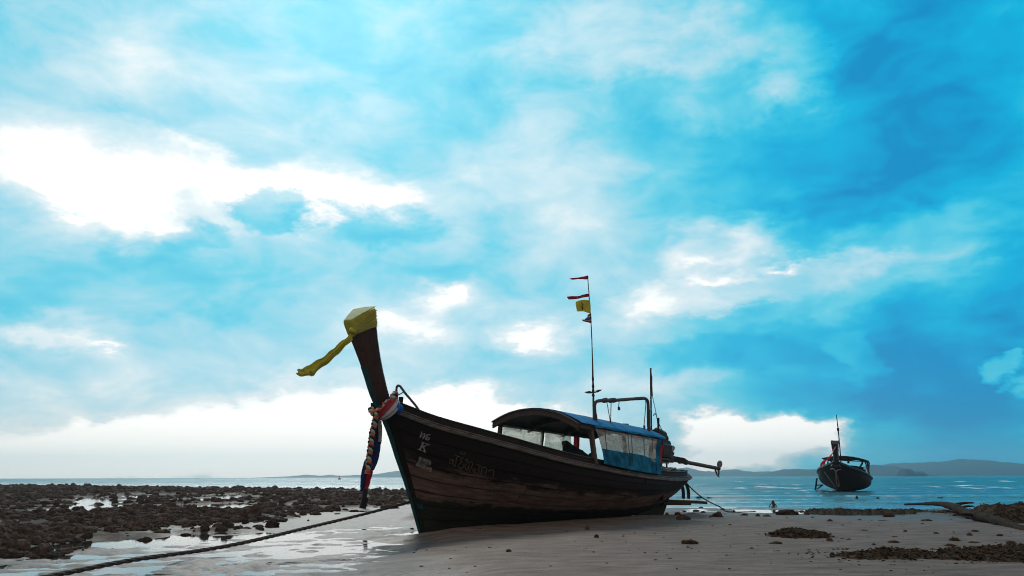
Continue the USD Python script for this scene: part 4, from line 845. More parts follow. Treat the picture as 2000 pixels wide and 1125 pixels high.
# flags on the mast
def flag(name, label, quad, material, seed, n=26, m=8, amp=.03, mat2=None, cut=None):
    """quad: photo outline as two edges, upper and lower, from the mast outwards"""
    up, lo = smoothpath(hits(quad[0], MT), n), smoothpath(hits(quad[1], MT), n)
    V = np.linspace(0, 1, m); P = up[:, None] * (1 - V[None, :, None]) + lo[:, None] * V[None, :, None]
    d = np.linspace(0, 1, n)
    P[..., 1] += amp * np.sin(d * 9 + seed)[:, None] * np.clip(d * 4, 0, 1)[:, None] + amp * .6 * np.sin(d[:, None] * 17 + V[None] * 3)
    return P
def flag_obj(name, label, P, material, cat_='flag'):
    mm = sheet(P, .006); v = ORG + mm[0] @ AX
    return tag(obj(name, (v, mm[1][:, ::-1]), material, smooth=60), label, cat_)
P = flag('', '', [[(1147.6, 538), (1140, 540), (1130, 542), (1122, 543), (1115, 543.5)], [(1148, 545), (1140, 545.5), (1130, 544.5), (1122, 546), (1115, 545.5)]], None, 1)
flag_obj('pennant', 'frayed red pennant at the very top of the mast', P, M['red'], 'pennant')
P = flag('', '', [[(1150, 573.5), (1140, 575.5), (1128, 578.5), (1118, 578.5), (1111, 579)], [(1150.5, 579.5), (1140, 581), (1128, 583.5), (1118, 584.5), (1112, 585)]], None, 2)
flag_obj('pennant', 'longer torn red pennant just above the yellow flag', P, M['red'], 'pennant')
yf, add = whole('yellow_flag', 'small yellow flag with a dark emblem on the mast', 'flag', hit(1152, 597, MT))
P = flag('', '', [[(1151.5, 586), (1144, 586), (1137, 586), (1130, 587.5), (1127, 590)], [(1153, 611.5), (1146, 610), (1139, 608.5), (1132, 608), (1127.5, 607)]], None, 3)
add('flag_cloth', sheet(P, .006), M['yellow'], smooth=60)
em = [[(1138, 588), (1136.5, 592), (1139, 595), (1136.5, 599), (1138, 603), (1136.5, 606)], [(1135, 596), (1141, 594)], [(1139.5, 598), (1137.5, 601), (1141, 603)]]
for side in (.03, ):
    add('emblem', cat(*[tube(hits(smoothpath(np.array(e, float), 14), MT + .045), .010, 5, .4) for e in em]), M['black'])
tf, add = whole('tricolour_flag', 'small tattered red, white and blue flag, lowest on the mast', 'flag', hit(1154.5, 622, MT))
for nm, mt, a in (('stripe', 'red', ([(1154, 612), (1150, 613.5), (1147.5, 617)], [(1154.2, 615), (1151, 616), (1148.5, 619)])), ('stripe', 'white', ([(1154.2, 615), (1151, 616), (1148.5, 619)], [(1154.6, 618.5), (1150, 619.5), (1144, 622)])),
                  ('stripe', 'blue', ([(1154.6, 618.5), (1150, 619.5), (1144, 622)], [(1154.8, 624), (1148, 625), (1141, 624.5)])), ('stripe', 'white', ([(1154.8, 624), (1148, 625), (1141, 624.5)], [(1155, 626.5), (1147, 627), (1137, 624)])), ('stripe', 'red', ([(1155, 626.5), (1147, 627), (1137, 624)], [(1155.3, 631), (1147, 629.5), (1136.5, 625.5)]))):
    P = flag('', '', a, None, 4, n=10, m=4, amp=.015)
    add(nm, sheet(P, .006), M[mt], smooth=60, lab=mt + ' stripe')

# dark heap of tarpaulin inside the cabin
prof = [(1101, 861), (1108, 866), (1116, 872), (1123, 876.5), (1130, 879), (1137, 884), (1144, 888.5), (1150, 889), (1157, 884)]
top = np.vstack([hits(prof[:1], -.15) + [-.01, 0, -.08], smoothpath(hits(prof, -.15), 30)]); V = np.linspace(0, 1, 9)
P = top[:, None] + np.zeros((1, 9, 1)); P[..., 2] -= V[None] * .62; P[..., 1] += .05 * (nz(P[..., 0] * 6, P[..., 2] * 4, 9) - .5) + .10 * V[None]
mm = sheet(P, .16)
tag(obj('folded_tarp', (ORG + mm[0] @ AX, mm[1][:, ::-1]), M['darktarp'], smooth=50), 'dark folded tarpaulin heaped under the cabin roof', 'tarpaulin')

def rope_thing(name, label, pts, r, material, n=70, twist=True, catg='rope'):
    p = smoothpath(pts, n)
    if twist:
        t, A_, B_ = frames(p); L_ = np.r_[0, np.cumsum(np.linalg.norm(np.diff(p, axis=0), axis=1))]; big = int(max(n, L_[-1] / (r * 1.4)))
        big = min(big, 900); p = smoothpath(pts, big); t, A_, B_ = frames(p); L_ = np.r_[0, np.cumsum(np.linalg.norm(np.diff(p, axis=0), axis=1))]
        ms = [tube(p + A_ * (r * .46 * np.cos(L_ / (r * 2.5) + k * 2 * PI / 3))[:, None] + B_ * (r * .46 * np.sin(L_ / (r * 2.5) + k * 2 * PI / 3))[:, None], r * .56, 6) for k in range(3)]
        m = cat(*ms)
    else:
        m = tube(p, r, 7)
    return tag(obj(name, m, material, smooth=60), label, catg)
r0 = W(hit(806, 979, -.10)); r1 = at_depth(105, 1124, 8.25)
r2 = r1 + (r1 - r0) * .12; r2[2] = .03
mid = [at_depth(704, 1006, 14.0), at_depth(591, 1033, 12.55), at_depth(400, 1074, 10.45), at_depth(250, 1095.5, 9.25)]
rope_thing('mooring_rope', 'thick dark rope running from the bow to the lower left corner', [r0] + mid + [r1, r2], .027, M['rope'])
g1 = W(hit(1337, 938, 0)); gz_ = ground_at(1430, 1000, .02)
ctl = [g1, at_depth(1358, 961, 20.2), at_depth(1385, 980, 21.2), at_depth(1410, 993, 22.2), gz_, ground_at(1452, 1000, .02), ground_at(1475, 999, .02)]
rope_thing('stern_rope', 'thin dark rope sagging from the stern to a stone on the wet sand', ctl, .016, M['rope'], twist=False)
sp = hits([(1287, 922, .5), (1296, 918, .45), (1308, 914, .35), (1317, 915.5, .25), (1324, 918.5, .15), (1338, 925, .0), (1349, 931, -.1), (1351, 934, -.1)])
rope_thing('stern_line', 'pale line over the stern deck ending in a hook', [W(p) for p in sp], .022, M['palerope'], twist=False)
sp = hits([(1294, 924, .6), (1303, 920, .55), (1312, 916, .4), (1319, 914, .3)])
rope_thing('stern_line', 'short pale line lying on the stern deck', [W(p) for p in sp], .018, M['palerope'], twist=False)

# ------------------------------------------------------------------ the second boat, bow on, further out
ORG2, AX2 = boat_frame(ground_at(1639, 962, .0), math.radians(22.6 + 6.5), math.radians(4.0))
KS, KT, KZ = .86, 1.20, .80
boat2 = place_boat('longtail_boat', 'smaller longtail boat seen bow on in the shallows on the right', 'boat', ORG2, AX2)
def part2(name, m, material, parent=None, label=None, smooth=35):
    v, f = local(m); v = np.array(v) * [KS, KT, KZ]
    return obj(name, (v, f), material, parent or boat2, smooth=smooth, label=label)
def hit2(px, py, t=0.0):
    d, o = AX2 @ ray(px, py), AX2 @ (EYE - ORG2)
    return (o + d * ((t * KT - o[1]) / d[1])) / [KS, KT, KZ]
def hit2s(px, py, s):
    d, o = AX2 @ ray(px, py), AX2 @ (EYE - ORG2)
    return (o + d * ((s * KS - o[0]) / d[0])) / [KS, KT, KZ]
FULL = 1.7
hull2 = part2('hull', cat(grid(hull_pt(A, B)), (hull_pt(A, B).reshape(-1, 3) * [1, -1, 1], grid(port)[1][:, ::-1])), M['darkwood'], smooth=True)
for sd in (1, -1):
    for i in range(8):
        a, b = np.meshgrid(np.linspace(.01, .99, 36), np.linspace(edges[i] + .006, edges[i + 1] - .006, 3), indexing='ij')
        m = grid(hull_pt(a, b, .02)); part2('plank', (m[0] * [1, sd, 1], m[1] if sd > 0 else m[1][:, ::-1]), M['darkwood'], hull2, smooth=True)
FULL = 1.0
part2('rub_rail', sweep_rail(-.02, .10, -.02, .09), M['teal'])
part2('top_strake', sweep_rail(.10, .19, -.06, -.01), M['darkwood'])
part2('fore_deck', deck(-.95, .75, -.02, .93, crown=.03), M['darkwood'])
part2('floor', deck(2.2, 8.2, -.35, .8), M['darkwood'])
part2('stem_post', loft([sec(z, z) for z in (-.12, .3, .7, 1.1, 1.5, 1.8)] + [sec(2.0, 2.06)]), M['darkwood'], smooth=25)
part2('prow', loft([sec(1.98, 2.05, .08, .12), sec(2.4, 2.48, .09, .125), sec(2.8, 2.9, .105, .14), sec(3.2, 3.33, .13, .16), sec(3.58, 3.84, .16, .19)]), M['prow'], smooth=25)
part2('fender', tube(np.array([(-1.25, .18, 2.0), (-1.2, -.02, 1.92), (-1.25, -.22, 2.0)]), .12, 10), M['black'])
part2('roof', roof_sheet(3.6, 6.9, .42, .05), M['roofwood'])
part2('roof_beam', beam((3.65, -1.1, 2.44), (3.65, 1.1, 2.44), .05, .06), M['roofwood'])
for s0 in (3.7, 5.2, 6.7):
    for sd in (-1, 1):
        part2('cabin_post', beam((s0, sd * .98 * float(fb(s0)), float(fz(s0))), (s0, sd * 1.0, 2.44), .07, .07, up=(1, 0, 0)), M['post'])
part2('engine_cover', hull_of([(7.0 + a, b, z) for a in (0, .7) for b in (-.1, .75) for z in (1.0, 1.8)] + [(7.3, .3, 2.05)]), M['black'])
part2('rolled_curtain', tube(np.array([(4.0, .25, 1.98), (4.4, .5, 1.95), (4.6, .8, 1.9)]), .12, 8), M['darktarp'])
s_ = 5.6
pf2 = np.array([hit2s(*p, s_) for p in [(1634, 904), (1634, 899), (1640, 898.3), (1665, 898.5), (1680, 898.8), (1683, 900.5), (1684, 905), (1684.5, 930)]])
part2('pipe_frame', tube(smoothpath(pf2, 50), .05, 8), M['steel'])
part2('short_post', tube(np.array([hit2s(1657, 905, s_), hit2s(1657, 893, s_)]), .06, 8), M['black'])
part2('radio_mast', tube(np.array([hit2s(1642.5, 903, s_), hit2s(1640, 872, s_), hit2s(1637, 838, s_), hit2s(1633.5, 810, s_)]), np.array([.035, .032, .03, .02]), 7), M['black'])
part2('mast_collar', tube(np.array([hit2s(1637, 842, s_), hit2s(1636.5, 836, s_)]), .06, 7), M['black'])
lx = 2.4
for pts in ([(1592, 961), (1595.5, 934)], [(1594, 948), (1607, 947)], [(1596, 955), (1607, 947)]):
    part2('ladder_pipe', tube(np.array([hit2s(*p, lx) for p in pts]), .045, 7), M['black'])
def world2(pts, s=None, t=None):
    return [ORG2 + (np.array(hit2(p[0], p[1], p[2])) * [KS, KT, KZ]) @ AX2 for p in pts]
P = np.array(world2([(1632, 874, .06), (1628, 880, .06), (1625, 887, .06), (1619, 894, .0), (1614, 899, 0), (1610, 902.5, 0), (1603, 906, 0)])); p = smoothpath(P, 30)
w = np.interp(np.linspace(0, 1, 30), [0, .15, .4, .7, .9, 1], [.12, .18, .11, .10, .20, .13]); vv = np.linspace(-1, 1, 5)
Q = p[:, None] + np.array([.5, 0, .86]) * (w[:, None] * vv[None])[..., None]; Q[..., 1] += .05 * np.sin(vv[None] * 4 + np.linspace(0, 8, 30)[:, None])
tag(obj('red_ribbon', sheet(Q, .012), M['pinkred'], smooth=60), 'bright red ribbon blowing from the prow of the smaller boat', 'ribbon')
rope_thing('bow_rope', 'pale rope from the rail of the smaller boat down to its forefoot', world2([(1610, 922, -.55), (1624, 941, -.3), (1639, 962, -.06)]), .018, M['greyrope'], twist=False)
rope_thing('bow_garland', 'pinkish garland hanging in a loop down the bow of the smaller boat', world2([(1622, 917, -.2), (1631, 920, .06), (1633, 932, .08), (1634.5, 946, .09), (1639, 946, .09), (1636, 933, .09), (1634, 921, .08), (1642, 917, .25)]), .03, plain('faded_pink_cloth', (.10, .04, .035), (.22, .11, .10), 9), twist=False, catg='garland')

# ------------------------------------------------------------------ stake, anchor, buoy, driftwood
b0 = ground_at(704, 1001, -.12); t0 = at_depth(722, 917, b0[1] - .25)
axk = (t0 - b0) / np.linalg.norm(t0 - b0)
stk = thing('wooden_stake', 'weathered wooden stake leaning in the reef rocks left of the bow', 'stake', b0)
kk = np.linspace(0, 1, 12); pth = b0 + (t0 - b0) * kk[:, None] + np.stack([.02 * np.sin(kk * 5), 0 * kk, 0 * kk], 1)
v, f = tube(pth, .085 - .02 * kk + .008 * np.sin(kk * 17), 8); obj('post', (v - b0, f), M['darkwood'], stk, smooth=50)
v, f = tube(pth[:5] + [.10, -.04, 0], .05, 7); obj('side_splint', (v - b0, f), M['darkwood'], stk, smooth=50)
a0 = ground_at(1508, 991.5, -.02)
anc = thing('anchor', 'small dark anchor standing upright on the wet sand at the waterline', 'anchor', a0)
def ap(px, py, dy=0.0): return at_depth(px, py, a0[1] + dy) - a0
obj('shank', tube([ap(1512, 992), ap(1511, 985), ap(1509, 977.5)], np.array([.05, .05, .04]), 8), M['rope'], anc)
obj('stock', hull_of(np.vstack([np.array([ap(1500, 992, d), ap(1515, 991, d), ap(1514, 988, d), ap(1507, 988.5, d)]) for d in (-.1, .1)])), M['rope'], anc)
for e in ((1501, 991), (1519, 991)):
    obj('arm', tube([ap(1509, 979), ap(*e)], .014, 6), M['rope'], anc)
obj('fluke', hull_of(np.vstack([np.array([ap(1499, 992, d), ap(1506, 992, d), ap(1503, 988, d)]) for d in (-.08, .08)])), M['rope'], anc)
bb = at_depth(663, 934, 330.0)
by = thing('buoy', 'tiny red buoy floating on the sea near the horizon', 'buoy', (bb[0], bb[1], .1))
obj('float', lathe([(0, -.5), (.5, -.4), (.7, 0), (.55, .4), (.2, .6), (0, .62)], (0, 0, 0), (0, 0, 1), 14), M['buoy'], by)
obj('top_mark', lathe([(.10, .5), (.10, 1.1), (.22, 1.1), (.22, 1.4), (0, 1.42)], (0, 0, 0), (0, 0, 1), 8), M['buoy'], by)

def land1(p):
    return float(land(np.array([p[0]]), np.array([p[1]]))[0][0])
def wood(name, label, pts, radii, category='driftwood', branches=()):
    pts = np.array([np.array(ground_at(a, b)) + [0, 0, h] for a, b, h in pts]); base = pts.mean(0)
    x = thing(name, label, category, base)
    p = smoothpath(pts, 40); r = np.interp(np.linspace(0, 1, 40), np.linspace(0, 1, len(radii)), radii)
    p = p + .25 * r[:, None] * np.stack([nz(p[:, 0] * 3, p[:, 1] * 3, 1) - .5, nz(p[:, 0] * 3, p[:, 1] * 3, 2) - .5, nz(p[:, 0] * 3, p[:, 1] * 3, 3) - .5], 1) * 2
    obj('trunk', (tube(p, r * (.75 + .6 * nz(np.arange(40) * .33, np.zeros(40), len(pts), 3)), 10)[0] - base, tube(p, r, 10)[1]), M['driftwood'], x, smooth=50)
    for k, d, ln, rr in branches:
        q = np.array([p[k], p[k] + np.array(d) * ln * .5 + [0, 0, .03], p[k] + np.array(d) * ln])
        m = tube(smoothpath(q, 10), np.linspace(rr, rr * .4, 10), 7); obj('branch', (m[0] - base, m[1]), M['driftwood'], x, smooth=50)
    return x
wood('driftwood_log', 'long driftwood trunk reaching out of the frame at the lower right shore', [(1908, 1022, .16), (1940, 1030, .15), (1975, 1040, .12), (2010, 1050, .08), (2060, 1064, .05)], [.12, .085, .07, .065, .065], branches=((6, (.2, -.9, .15), .5, .03), (1, (-.9, -.3, .05), .7, .04)))
wood('driftwood_log', 'driftwood branch pointing left from the seaweed bank at the water', [(1768, 991.5, .10), (1800, 995, .16), (1836, 1000, .22), (1870, 1008, .20), (1905, 1020, .12)], [.03, .05, .07, .10, .09], branches=((22, (.9, .1, .12), .7, .05), (28, (.4, -.6, .15), .5, .04)))
wood('twig', 'thin crooked twig on the sand above the lower seaweed bank', [(1662, 1062, .02), (1680, 1061, .025), (1692, 1060, .02), (1699, 1056.5, .015)], [.012, .014, .012, .008], 'twig')
wood('twig', 'straight short twig on the open sand right of the smaller boat reflection', [(1682, 1038, .015), (1698, 1037.5, .015)], [.010, .008], 'twig')
wood('twig', 'short twig on the dark sand in front of the hull', [(1250, 1097, .015), (1259, 1096, .015)], [.010, .008], 'twig')

# ------------------------------------------------------------------ rocks of the reef and the shore, seaweed banks
from meshkit import fbm, noise
ICO = {k: trimesh.creation.icosphere(subdivisions=k) for k in (2, 3, 4)}
def rock_shape(seed, sub=3, flat=.6, rough=.55):
    m = ICO[sub]; d = np.array(m.vertices); r = np.random.default_rng(seed)
    o = r.uniform(0, 50, 3); k = np.array([1.0, r.uniform(.6, 1.0), flat * r.uniform(.75, 1.2)])
    h = .62 + rough * (fbm(d * 1.5 + o, 3, seed) - .3) + .30 * np.abs(fbm(d * 4.0 + o, 3, seed + 1) - .5) * 2 - .10 * fbm(d * 9 + o, 2, seed + 2)
    v = d * h[:, None] * k
    v[:, 2] = np.where(v[:, 2] < -.25, -.25, v[:, 2])
    return v, np.array(m.faces)
def put(shape, loc, size, rz):
    v, f = shape; c, s = math.cos(rz), math.sin(rz)
    return v * size @ np.array([[c, s, 0], [-s, c, 0], [0, 0, 1.0]]) + loc, f
def boulder(px, py, wpx, hpx, label, seed, name='rock', material='rock', category='rock', sub=3):
    g = ground_at(px, py); zc = g[1] * math.cos(PITCH); wd = wpx * zc / FPX / 2; ht = hpx * zc / FPX
    g[2] = max(land1(g), -.03)
    v, f = rock_shape(seed, sub, 1.0)
    v = v / [np.ptp(v[:, 0]) / 2, np.ptp(v[:, 1]) / 2, v[:, 2].max()] * [wd, wd * .8, ht]
    return tag(obj(name, (v + g + [0, wd * .3, -.01], f), M[material], smooth=60), label, category)
ROCKS = [
    (1403, 1016, 25, 11, 'dark pointed rock standing in a bright puddle right of the stern'), (1388, 1017, 6, 5, 'small stone just left of the pointed rock in the puddle'), (1337, 1024, 30, 11, 'broad dark rock lying nearest the stern on the sand'),
    (1325, 1014, 17, 7, 'low dark rock just behind the rock nearest the stern'), (1303, 1012, 9, 7, 'stone touching the skeg of the large boat'), (1455, 1011, 17, 5, 'flat oval rock in the largest shore puddle'), (1481, 1013, 11, 6, 'small round rock between two flat rocks in the shore puddle'),
    (1499, 1014, 20, 5, 'flat rock at the right end of the shore puddle'), (1434, 1002, 7, 6, 'stone holding the end of the stern rope'), (1412, 997, 10, 4, 'flat stone under the sagging stern rope'), (1386, 973, 15, 4, 'low rock in the shallows right of the ladder step'),
    (1366, 973, 15, 5, 'low rock at the end of the ladder step'), (1337, 999, 9, 4, 'small rock in shallow water below the ladder step'), (1374, 1003, 11, 4, 'low rock beside the bright water behind the stern'), (1369, 992, 11, 3, 'thin flat rock in the shallows behind the stern'),
    (1360, 998, 14, 4, 'low flat rock right of the small rock below the ladder'), (1540, 1008, 46, 12, 'long lumpy rock heap right of the anchor'), (1514, 1003, 9, 5, 'small rock between the anchor and the rock heap'), (1577, 1006, 11, 6, 'stone just right of the lumpy rock heap'),
    (1588, 1016, 9, 3, 'small lone stone on the sand before the seaweed line'), (1674, 974, 6, 8, 'small dark stump in the water below the smaller boat'), (1715, 974, 7, 5, 'little dark stone in the water right of the smaller boat'), (1837, 973, 12, 4, 'twin topped stone in the blue shallows at right'),
    (1851, 963, 8, 3, 'tiny far stone in the blue shallows at right'), (1738, 1011, 24, 8, 'dark rock at the left end of the right seaweed bank'), (1812, 1022, 24, 5, 'long flat stone on the sand below the driftwood branch'), (1803, 1033, 7, 3, 'tiny stone on the sand left of the driftwood'),
    (1770, 1053, 9, 5, 'lone pebble on the open sand at right'), (1831, 1056, 12, 5, 'two lobed pebble on the open sand at right'), (1896, 1059, 13, 7, 'small pyramid stone on the right sand'), (1956, 1060, 13, 5, 'low stone near the right edge of the sand'),
    (1908, 1051, 17, 5, 'flat brown stone below the driftwood trunk'), (1988, 998, 14, 4, 'flat rock in the water at the right edge'), (1623, 1026, 13, 5, 'crumbled stone on the sand left of the right seaweed bank'), (1647, 1036, 6, 3, 'tiny dark pebble on the middle right sand'),
    (1427, 1036, 10, 3, 'small scrap of stone on the sand right of the stern'), (1166, 1065, 11, 8, 'small upright stone on the sand before the hull'), (1148, 1048, 12, 9, 'knobbly stone close to the shaded hull'), (994, 1097, 12, 7, 'small shell like stone on the front sand'),
    (530, 1031, 30, 13, 'peaked rock with a long tail on the wet sand left of the rope'), (503, 1031, 24, 6, 'flat tail rock beside the peaked rock'), (444, 1028, 24, 7, 'flat rock alone on wet sand at the reef edge'), (513, 1017, 14, 7, 'small round rock at the reef edge above the peaked rock'),
    (804, 1036, 11, 4, 'small dark stone right beside the forefoot of the boat'), (567, 1005, 16, 3, 'thin low rock on the wet strip'), (658, 1005, 14, 3, 'thin low rock below the stake'), (602, 1018, 6, 4, 'tiny stone on the wet strip'), (559, 1018, 6, 4, 'tiny twin stone on the wet strip'),
    (270, 1036, 56, 20, 'large dark boulder in the middle of the left reef'), (285, 1008, 25, 11, 'dark rounded boulder behind the large reef boulder'), (330, 1026, 22, 12, 'tall dark rock beside a bright pool on the left reef'), (495, 1013, 28, 26, 'tall dark rock at the right end of the left reef'), (468, 1020, 30, 17, 'broad rock left of the tall reef edge rock'),
    (505, 990, 12, 12, 'upright dark knob on the far reef'), (272, 980, 17, 10, 'upright dark block on the far left reef'), (362, 1045, 26, 6, 'flat reddish rock in the thin water'), (105, 1082, 20, 5, 'flat slab in bright water at lower left'), (340, 1012, 18, 9, 'rough rock above the bright pool'), (280, 1055, 36, 11, 'smooth brown rock near the front of the left reef'),
    (110, 1012, 30, 12, 'bushy dark rock by the left pools'), (480, 1000, 30, 9, 'dark rock patch on the reef edge'), (690, 999, 26, 6, 'low rock at the foot of the leaning stake'), (760, 994, 40, 9, 'low rock bank between the stake and the bow'), (85, 975, 30, 9, 'long dark boulder at the far left reef'), (128, 1050, 50, 14, 'broad mossy rock at the left reef'), (30, 1068, 44, 12, 'broad mossy rock at the left edge of the photo'),
]
for i, (px, py, w_, h_, lab) in enumerate(ROCKS):
    boulder(px, py, w_, h_, lab, 100 + i, sub=4 if w_ > 22 else 3)

# the reef field: the 220 rocks that show largest, one by one; the rubble beyond them as one mass
R = np.random.default_rng(4); cand = []
for _ in range(90000):
    a = R.uniform(-.59, .02); d = 9.5 * (15.0 ** R.uniform(0, 1) ** 1.25)
    x, y = math.sin(a) * d, math.cos(a) * d
    cand.append((x, y, d))
cand = np.array(cand); rm = reef_mask(cand[:, 0], cand[:, 1]); zz_, _ = land(cand[:, 0], cand[:, 1])
dens = (.04 + .96 * reef_top(cand[:, 0], cand[:, 1]) ** 2) * np.clip(nz(cand[:, 0] * .7, cand[:, 1] * .7, 55, 3) * 2.3 - .60, 0.03, 1)
ok = (R.uniform(0, 1, len(cand)) < rm * dens) & (zz_ > -.09) & (cand[:, 1] < shore(cand[:, 0]) + 4)
pts = cand[ok][:13000]; zz_ = zz_[ok][:13000]
size = (.030 + .16 * R.uniform(0, 1, len(pts)) ** 3.2) * np.clip(.75 + pts[:, 2] / 60, .7, 2.2)
away = np.hypot(pts[:, 0] - b0[0], (pts[:, 1] - b0[1] + .8) * .5) > .55; pts, zz_, size = pts[away], zz_[away], size[away]
order = np.argsort(-size / pts[:, 2]); big, rest = order[:220], order[220:]
SH = [rock_shape(900 + i, 3, .34 + .55 * ((i * 7) % 24) / 24, .45 + .4 * ((i * 5) % 24) / 24) for i in range(24)]
MARKS = [('the large reef boulder', 270, 1036), ('the tall reef edge rock', 495, 1013), ('the leaning stake', 705, 998), ('the peaked tail rock', 530, 1031), ('the long far left boulder', 85, 975), ('the bushy left rock', 110, 1012), ('the tall pool rock', 330, 1026),
         ('the smooth front rock', 280, 1055), ('the mossy rock at the left edge', 30, 1068), ('the broad mossy rock', 128, 1050), ('the upright far knob', 505, 990), ('the upright far block', 272, 980), ('the rock bank by the bow', 760, 994), ('the rounded boulder behind the large boulder', 285, 1008)]
MG = np.array([ground_at(a, b)[:2] for _, a, b in MARKS]); named = {}
ORD = ['', 'second ', 'third ', 'fourth ', 'fifth ', 'sixth ', 'seventh ', 'eighth ', 'ninth ', 'tenth '] + [w + ' ' for w in 'eleventh twelfth thirteenth fourteenth fifteenth sixteenth seventeenth eighteenth nineteenth twentieth twenty-first twenty-second twenty-third twenty-fourth twenty-fifth twenty-sixth twenty-seventh twenty-eighth twenty-ninth thirtieth thirty-first thirty-second thirty-third thirty-fourth thirty-fifth thirty-sixth thirty-seventh thirty-eighth thirty-ninth fortieth'.split()]
med = np.median(size[big])
for i in big:
    dv = pts[i, :2] - MG; dm = np.hypot(*dv.T) / np.hypot(*MG.T); k = int(np.argmin(dm)); e = dv[k]
    side = ('right of' if e[0] > 0 else 'left of') if abs(e[0]) > abs(e[1]) * .45 else ('behind' if e[1] > 0 else 'in front of')
    shp = SH[i % 24][0]; word = 'tall' if np.ptp(shp[:, 2]) / np.ptp(shp[:, 0]) > .52 else 'low'
    named.setdefault(('large' if size[i] > med * 1.15 else 'small' if size[i] < med * .85 else 'middling', word, side, k), []).append((dm[k], i))
for (sz, word, side, k), lst in named.items():
    for r_, (_, i) in enumerate(sorted(lst)):
        o = ORD[r_] if r_ < len(ORD) else 'farther '
        lab = f'{o}{sz} {word} dark reef rock {side} {MARKS[k][0]}'
        m = put(SH[i % 24], (pts[i, 0], pts[i, 1], zz_[i] - .12 * size[i]), size[i] * 1.25, (i * 2.399) % 6.28)
        tag(obj('reef_rock', m, M['rock'], smooth=60), lab, 'rock', 'rocks of the reef flat')
pi = UsdGeom.PointInstancer.Define(stage, '/World/reef_rubble'); tag(pi.GetPrim(), 'dark rock rubble covering the reef flat out to the sea', 'rubble', kind='stuff')
protos = []
for i in range(8):
    g = usdkit.mesh(stage, f'/World/reef_rubble/rubble_{i:03d}', rock_shape(700 + i, 2, .38 + .06 * i), M['rock'], smooth=60); protos.append(g.GetPath())
pi.CreatePrototypesRel().SetTargets(protos)
pi.CreateProtoIndicesAttr(Vt.IntArray.FromNumpy(R.integers(0, 8, len(rest)).astype(np.int32)))
pi.CreatePositionsAttr(Vt.Vec3fArray.FromNumpy(np.stack([pts[rest, 0], pts[rest, 1], zz_[rest] - .1 * size[rest]], 1).astype(np.float32)))
pi.CreateScalesAttr(Vt.Vec3fArray.FromNumpy(np.repeat(size[rest, None] * 1.25, 3, 1).astype(np.float32)))
th = R.uniform(0, 2 * PI, len(rest)); pi.CreateOrientationsAttr(Vt.QuathArray([Gf.Quath(float(math.cos(t / 2)), 0, 0, float(math.sin(t / 2))) for t in th]))

def weed_bank(label, cx, cy, rx, ry, h, seed, bits, rot=0.0, name='seaweed_bank'):
    """a low bank of seaweed: a lumpy mound under many curled scraps"""
    r = np.random.default_rng(seed); base = np.array([cx, cy, 0.0]); x = thing(name, label, 'seaweed', base)
    c, s = math.cos(rot), math.sin(rot)
    n = 90; U, V = np.meshgrid(np.linspace(-1.1, 1.1, n), np.linspace(-1.1, 1.1, n), indexing='ij')
    X, Y = cx + (U * rx * c - V * ry * s), cy + (U * rx * s + V * ry * c)
    def top(X, Y, U, V):
        e = np.sqrt(U ** 2 + V ** 2) + (nz(X * 2.2, Y * 2.2, seed, 4) - .5) * .9
        k = sstep(1 - e, -.02, .5)
        return land(X, Y)[0] - .02 + k * (.35 * h + h * nz(X * 3, Y * 3, seed + 1, 4)) + k * h * .9 * np.abs(nz(X * 9, Y * 9, seed + 2, 4) - .5), k
    Z, _ = top(X, Y, U, V)
    obj('weed_mat', grid(np.stack([X - cx, Y - cy, Z], -1)[:, ::-1]), M['weed'], x, smooth=True)
    ms = []
    q = r.uniform(-1.05, 1.05, (bits * 3, 2)); Xq, Yq = cx + q[:, 0] * rx * c - q[:, 1] * ry * s, cy + q[:, 0] * rx * s + q[:, 1] * ry * c
    Zq, kq = top(Xq, Yq, q[:, 0], q[:, 1]); sel = np.where(r.uniform(0, 1, len(q)) < np.clip(kq * 1.2 + .07, 0, 1))[0][:bits]
    for i in sel:
        L, w = r.uniform(.018, .075), r.uniform(.004, .014); a = r.uniform(0, 6.28); d = np.array([math.cos(a), math.sin(a), 0]); nn = np.array([-d[1], d[0], r.uniform(-1.2, 1.2)]); d[2] = r.uniform(-.4, .7)
        k = np.linspace(-.5, .5, 4)[:, None]; curl = r.uniform(.1, .6)
        p = np.array([Xq[i] - cx, Yq[i] - cy, Zq[i] + .01]) + d * k * L + np.array([0, 0, 1]) * (curl * L * (.25 - k ** 2) * 1.6) + nn * r.uniform(-.3, .3) * L * k ** 2
        ms.append(sheet(np.stack([p + nn * w + [0, 0, r.uniform(-.3, .3) * w], p + [0, 0, .5 * w], p - nn * w + [0, 0, r.uniform(-.3, .3) * w]], 1), .006))
    g = obj('weed_scraps', cat(*ms), M['weed'], x, smooth=False); g.SetCustomDataByKey('kind', 'stuff')
    return x
weed_bank('wide brown seaweed bank filling the lower right corner', 6.0, 9.55, 2.6, .85, .065, 1, 2600, .05)
weed_bank('rounded brown seaweed patch with a stone, in the middle right of the sand', 4.35, 12.55, .50, .62, .075, 2, 500)
boulder(1623, 1074, 15, 8, 'dark stone at the right end of the rounded seaweed patch', 300)
weed_bank('thin dark seaweed line along the water right of the rock heap', 9.9, 23.0, 2.1, .8, .10, 3, 500, -.05)
weed_bank('tall dark seaweed bank around the driftwood at the right shore', 14.2, 20.6, 3.0, 2.0, .22, 4, 1600, -.3)
weed_bank('dark seaweed heap under the root of the driftwood trunk', 10.6, 16.6, 1.0, .8, .22, 5, 700, -.2)
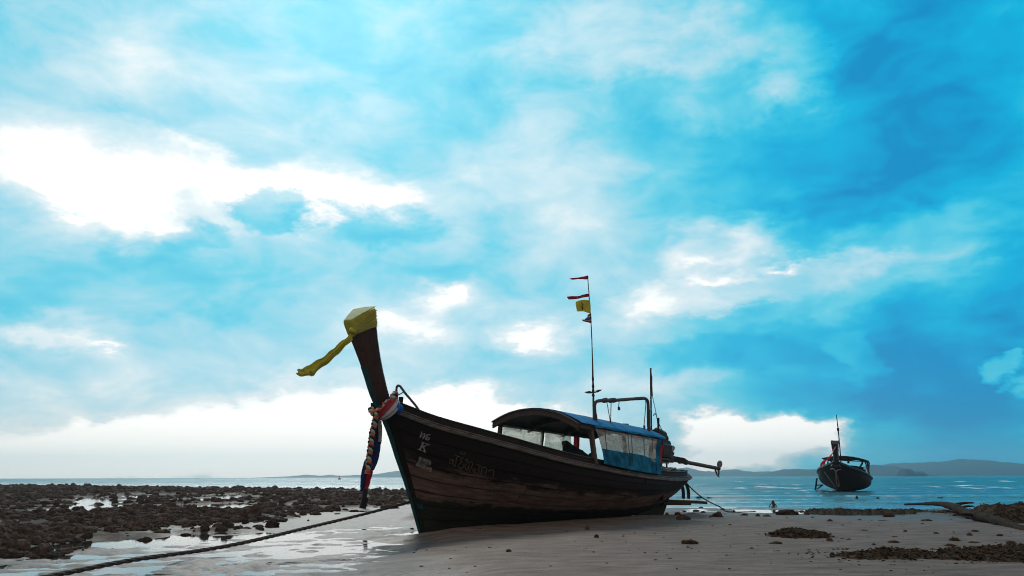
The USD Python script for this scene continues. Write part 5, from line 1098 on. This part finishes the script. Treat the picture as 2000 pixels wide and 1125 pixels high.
weed_bank('long seaweed streak between the sand and the right shallows', 18.5, 22.5, 3.6, 1.3, .16, 6, 700)
for i, (px, py, w_, h_, lab) in enumerate([(1350, 1078, 38, 10, 'brown seaweed clump on the open sand right of the hull'), (1345, 1085, 9, 4, 'small scrap of weed below the brown seaweed clump'), (1470, 1089, 12, 4, 'small dark weed scrap on the front sand'), (1518, 1079, 30, 6, 'flat sandy weed clump left of the rounded patch'),
        (1565, 1046, 14, 4, 'pair of weed scraps above the rounded seaweed patch'), (1868, 1072, 22, 8, 'curled weed clump right of centre on the right sand'), (1750, 1077, 28, 6, 'stringy weed clump above the wide seaweed bank'), (1709, 1081, 9, 5, 'tiny weed tuft left of the stringy clump'),
        (1905, 1075, 26, 4, 'flat weed strip near the wide seaweed bank'), (1750, 1064, 16, 3, 'thin weed strip on the right sand'), (1680, 1022, 12, 3, 'weed scrap below the thin seaweed line'), (1726, 1023, 26, 2, 'long thin weed strip on the sand'), (1860, 1083, 30, 6, 'weed crumbs at the edge of the wide bank'), (1690, 1050, 20, 3, 'dark weed streak beside the crooked twig'), (1980, 1078, 26, 7, 'weed clump at the right edge above the wide bank')]):
    boulder(px, py, w_, h_, lab, 400 + i, 'seaweed_clump', 'weed', 'seaweed', sub=4)
# crumbs of shell and weed strewn over the sand: past counting
q = np.random.default_rng(8); ms = []
for i in range(420):
    a, d = q.uniform(-.12, .62), 8.4 * 2.6 ** q.uniform(0, 1); x_, y_ = math.sin(a) * d, math.cos(a) * d
    if q.uniform() > nz(np.array([x_ * .8]), np.array([y_ * .8]), 70, 3)[0] ** 1.5 * 1.6: continue
    s0 = q.uniform(.004, .015); v, f = trimesh.creation.icosahedron().vertices, trimesh.creation.icosahedron().faces
    ms.append((np.array(v) * [s0 * q.uniform(.8, 2.2), s0, s0 * .6] * q.uniform(.7, 1.2, (12, 1)) + [x_, y_, land1((x_, y_)) + s0 * .2], np.array(f)))
tag(obj('beach_crumbs', cat(*ms), M['weed'], smooth=False), 'tiny crumbs of weed and stone strewn over the sand', 'crumbs', kind='stuff')
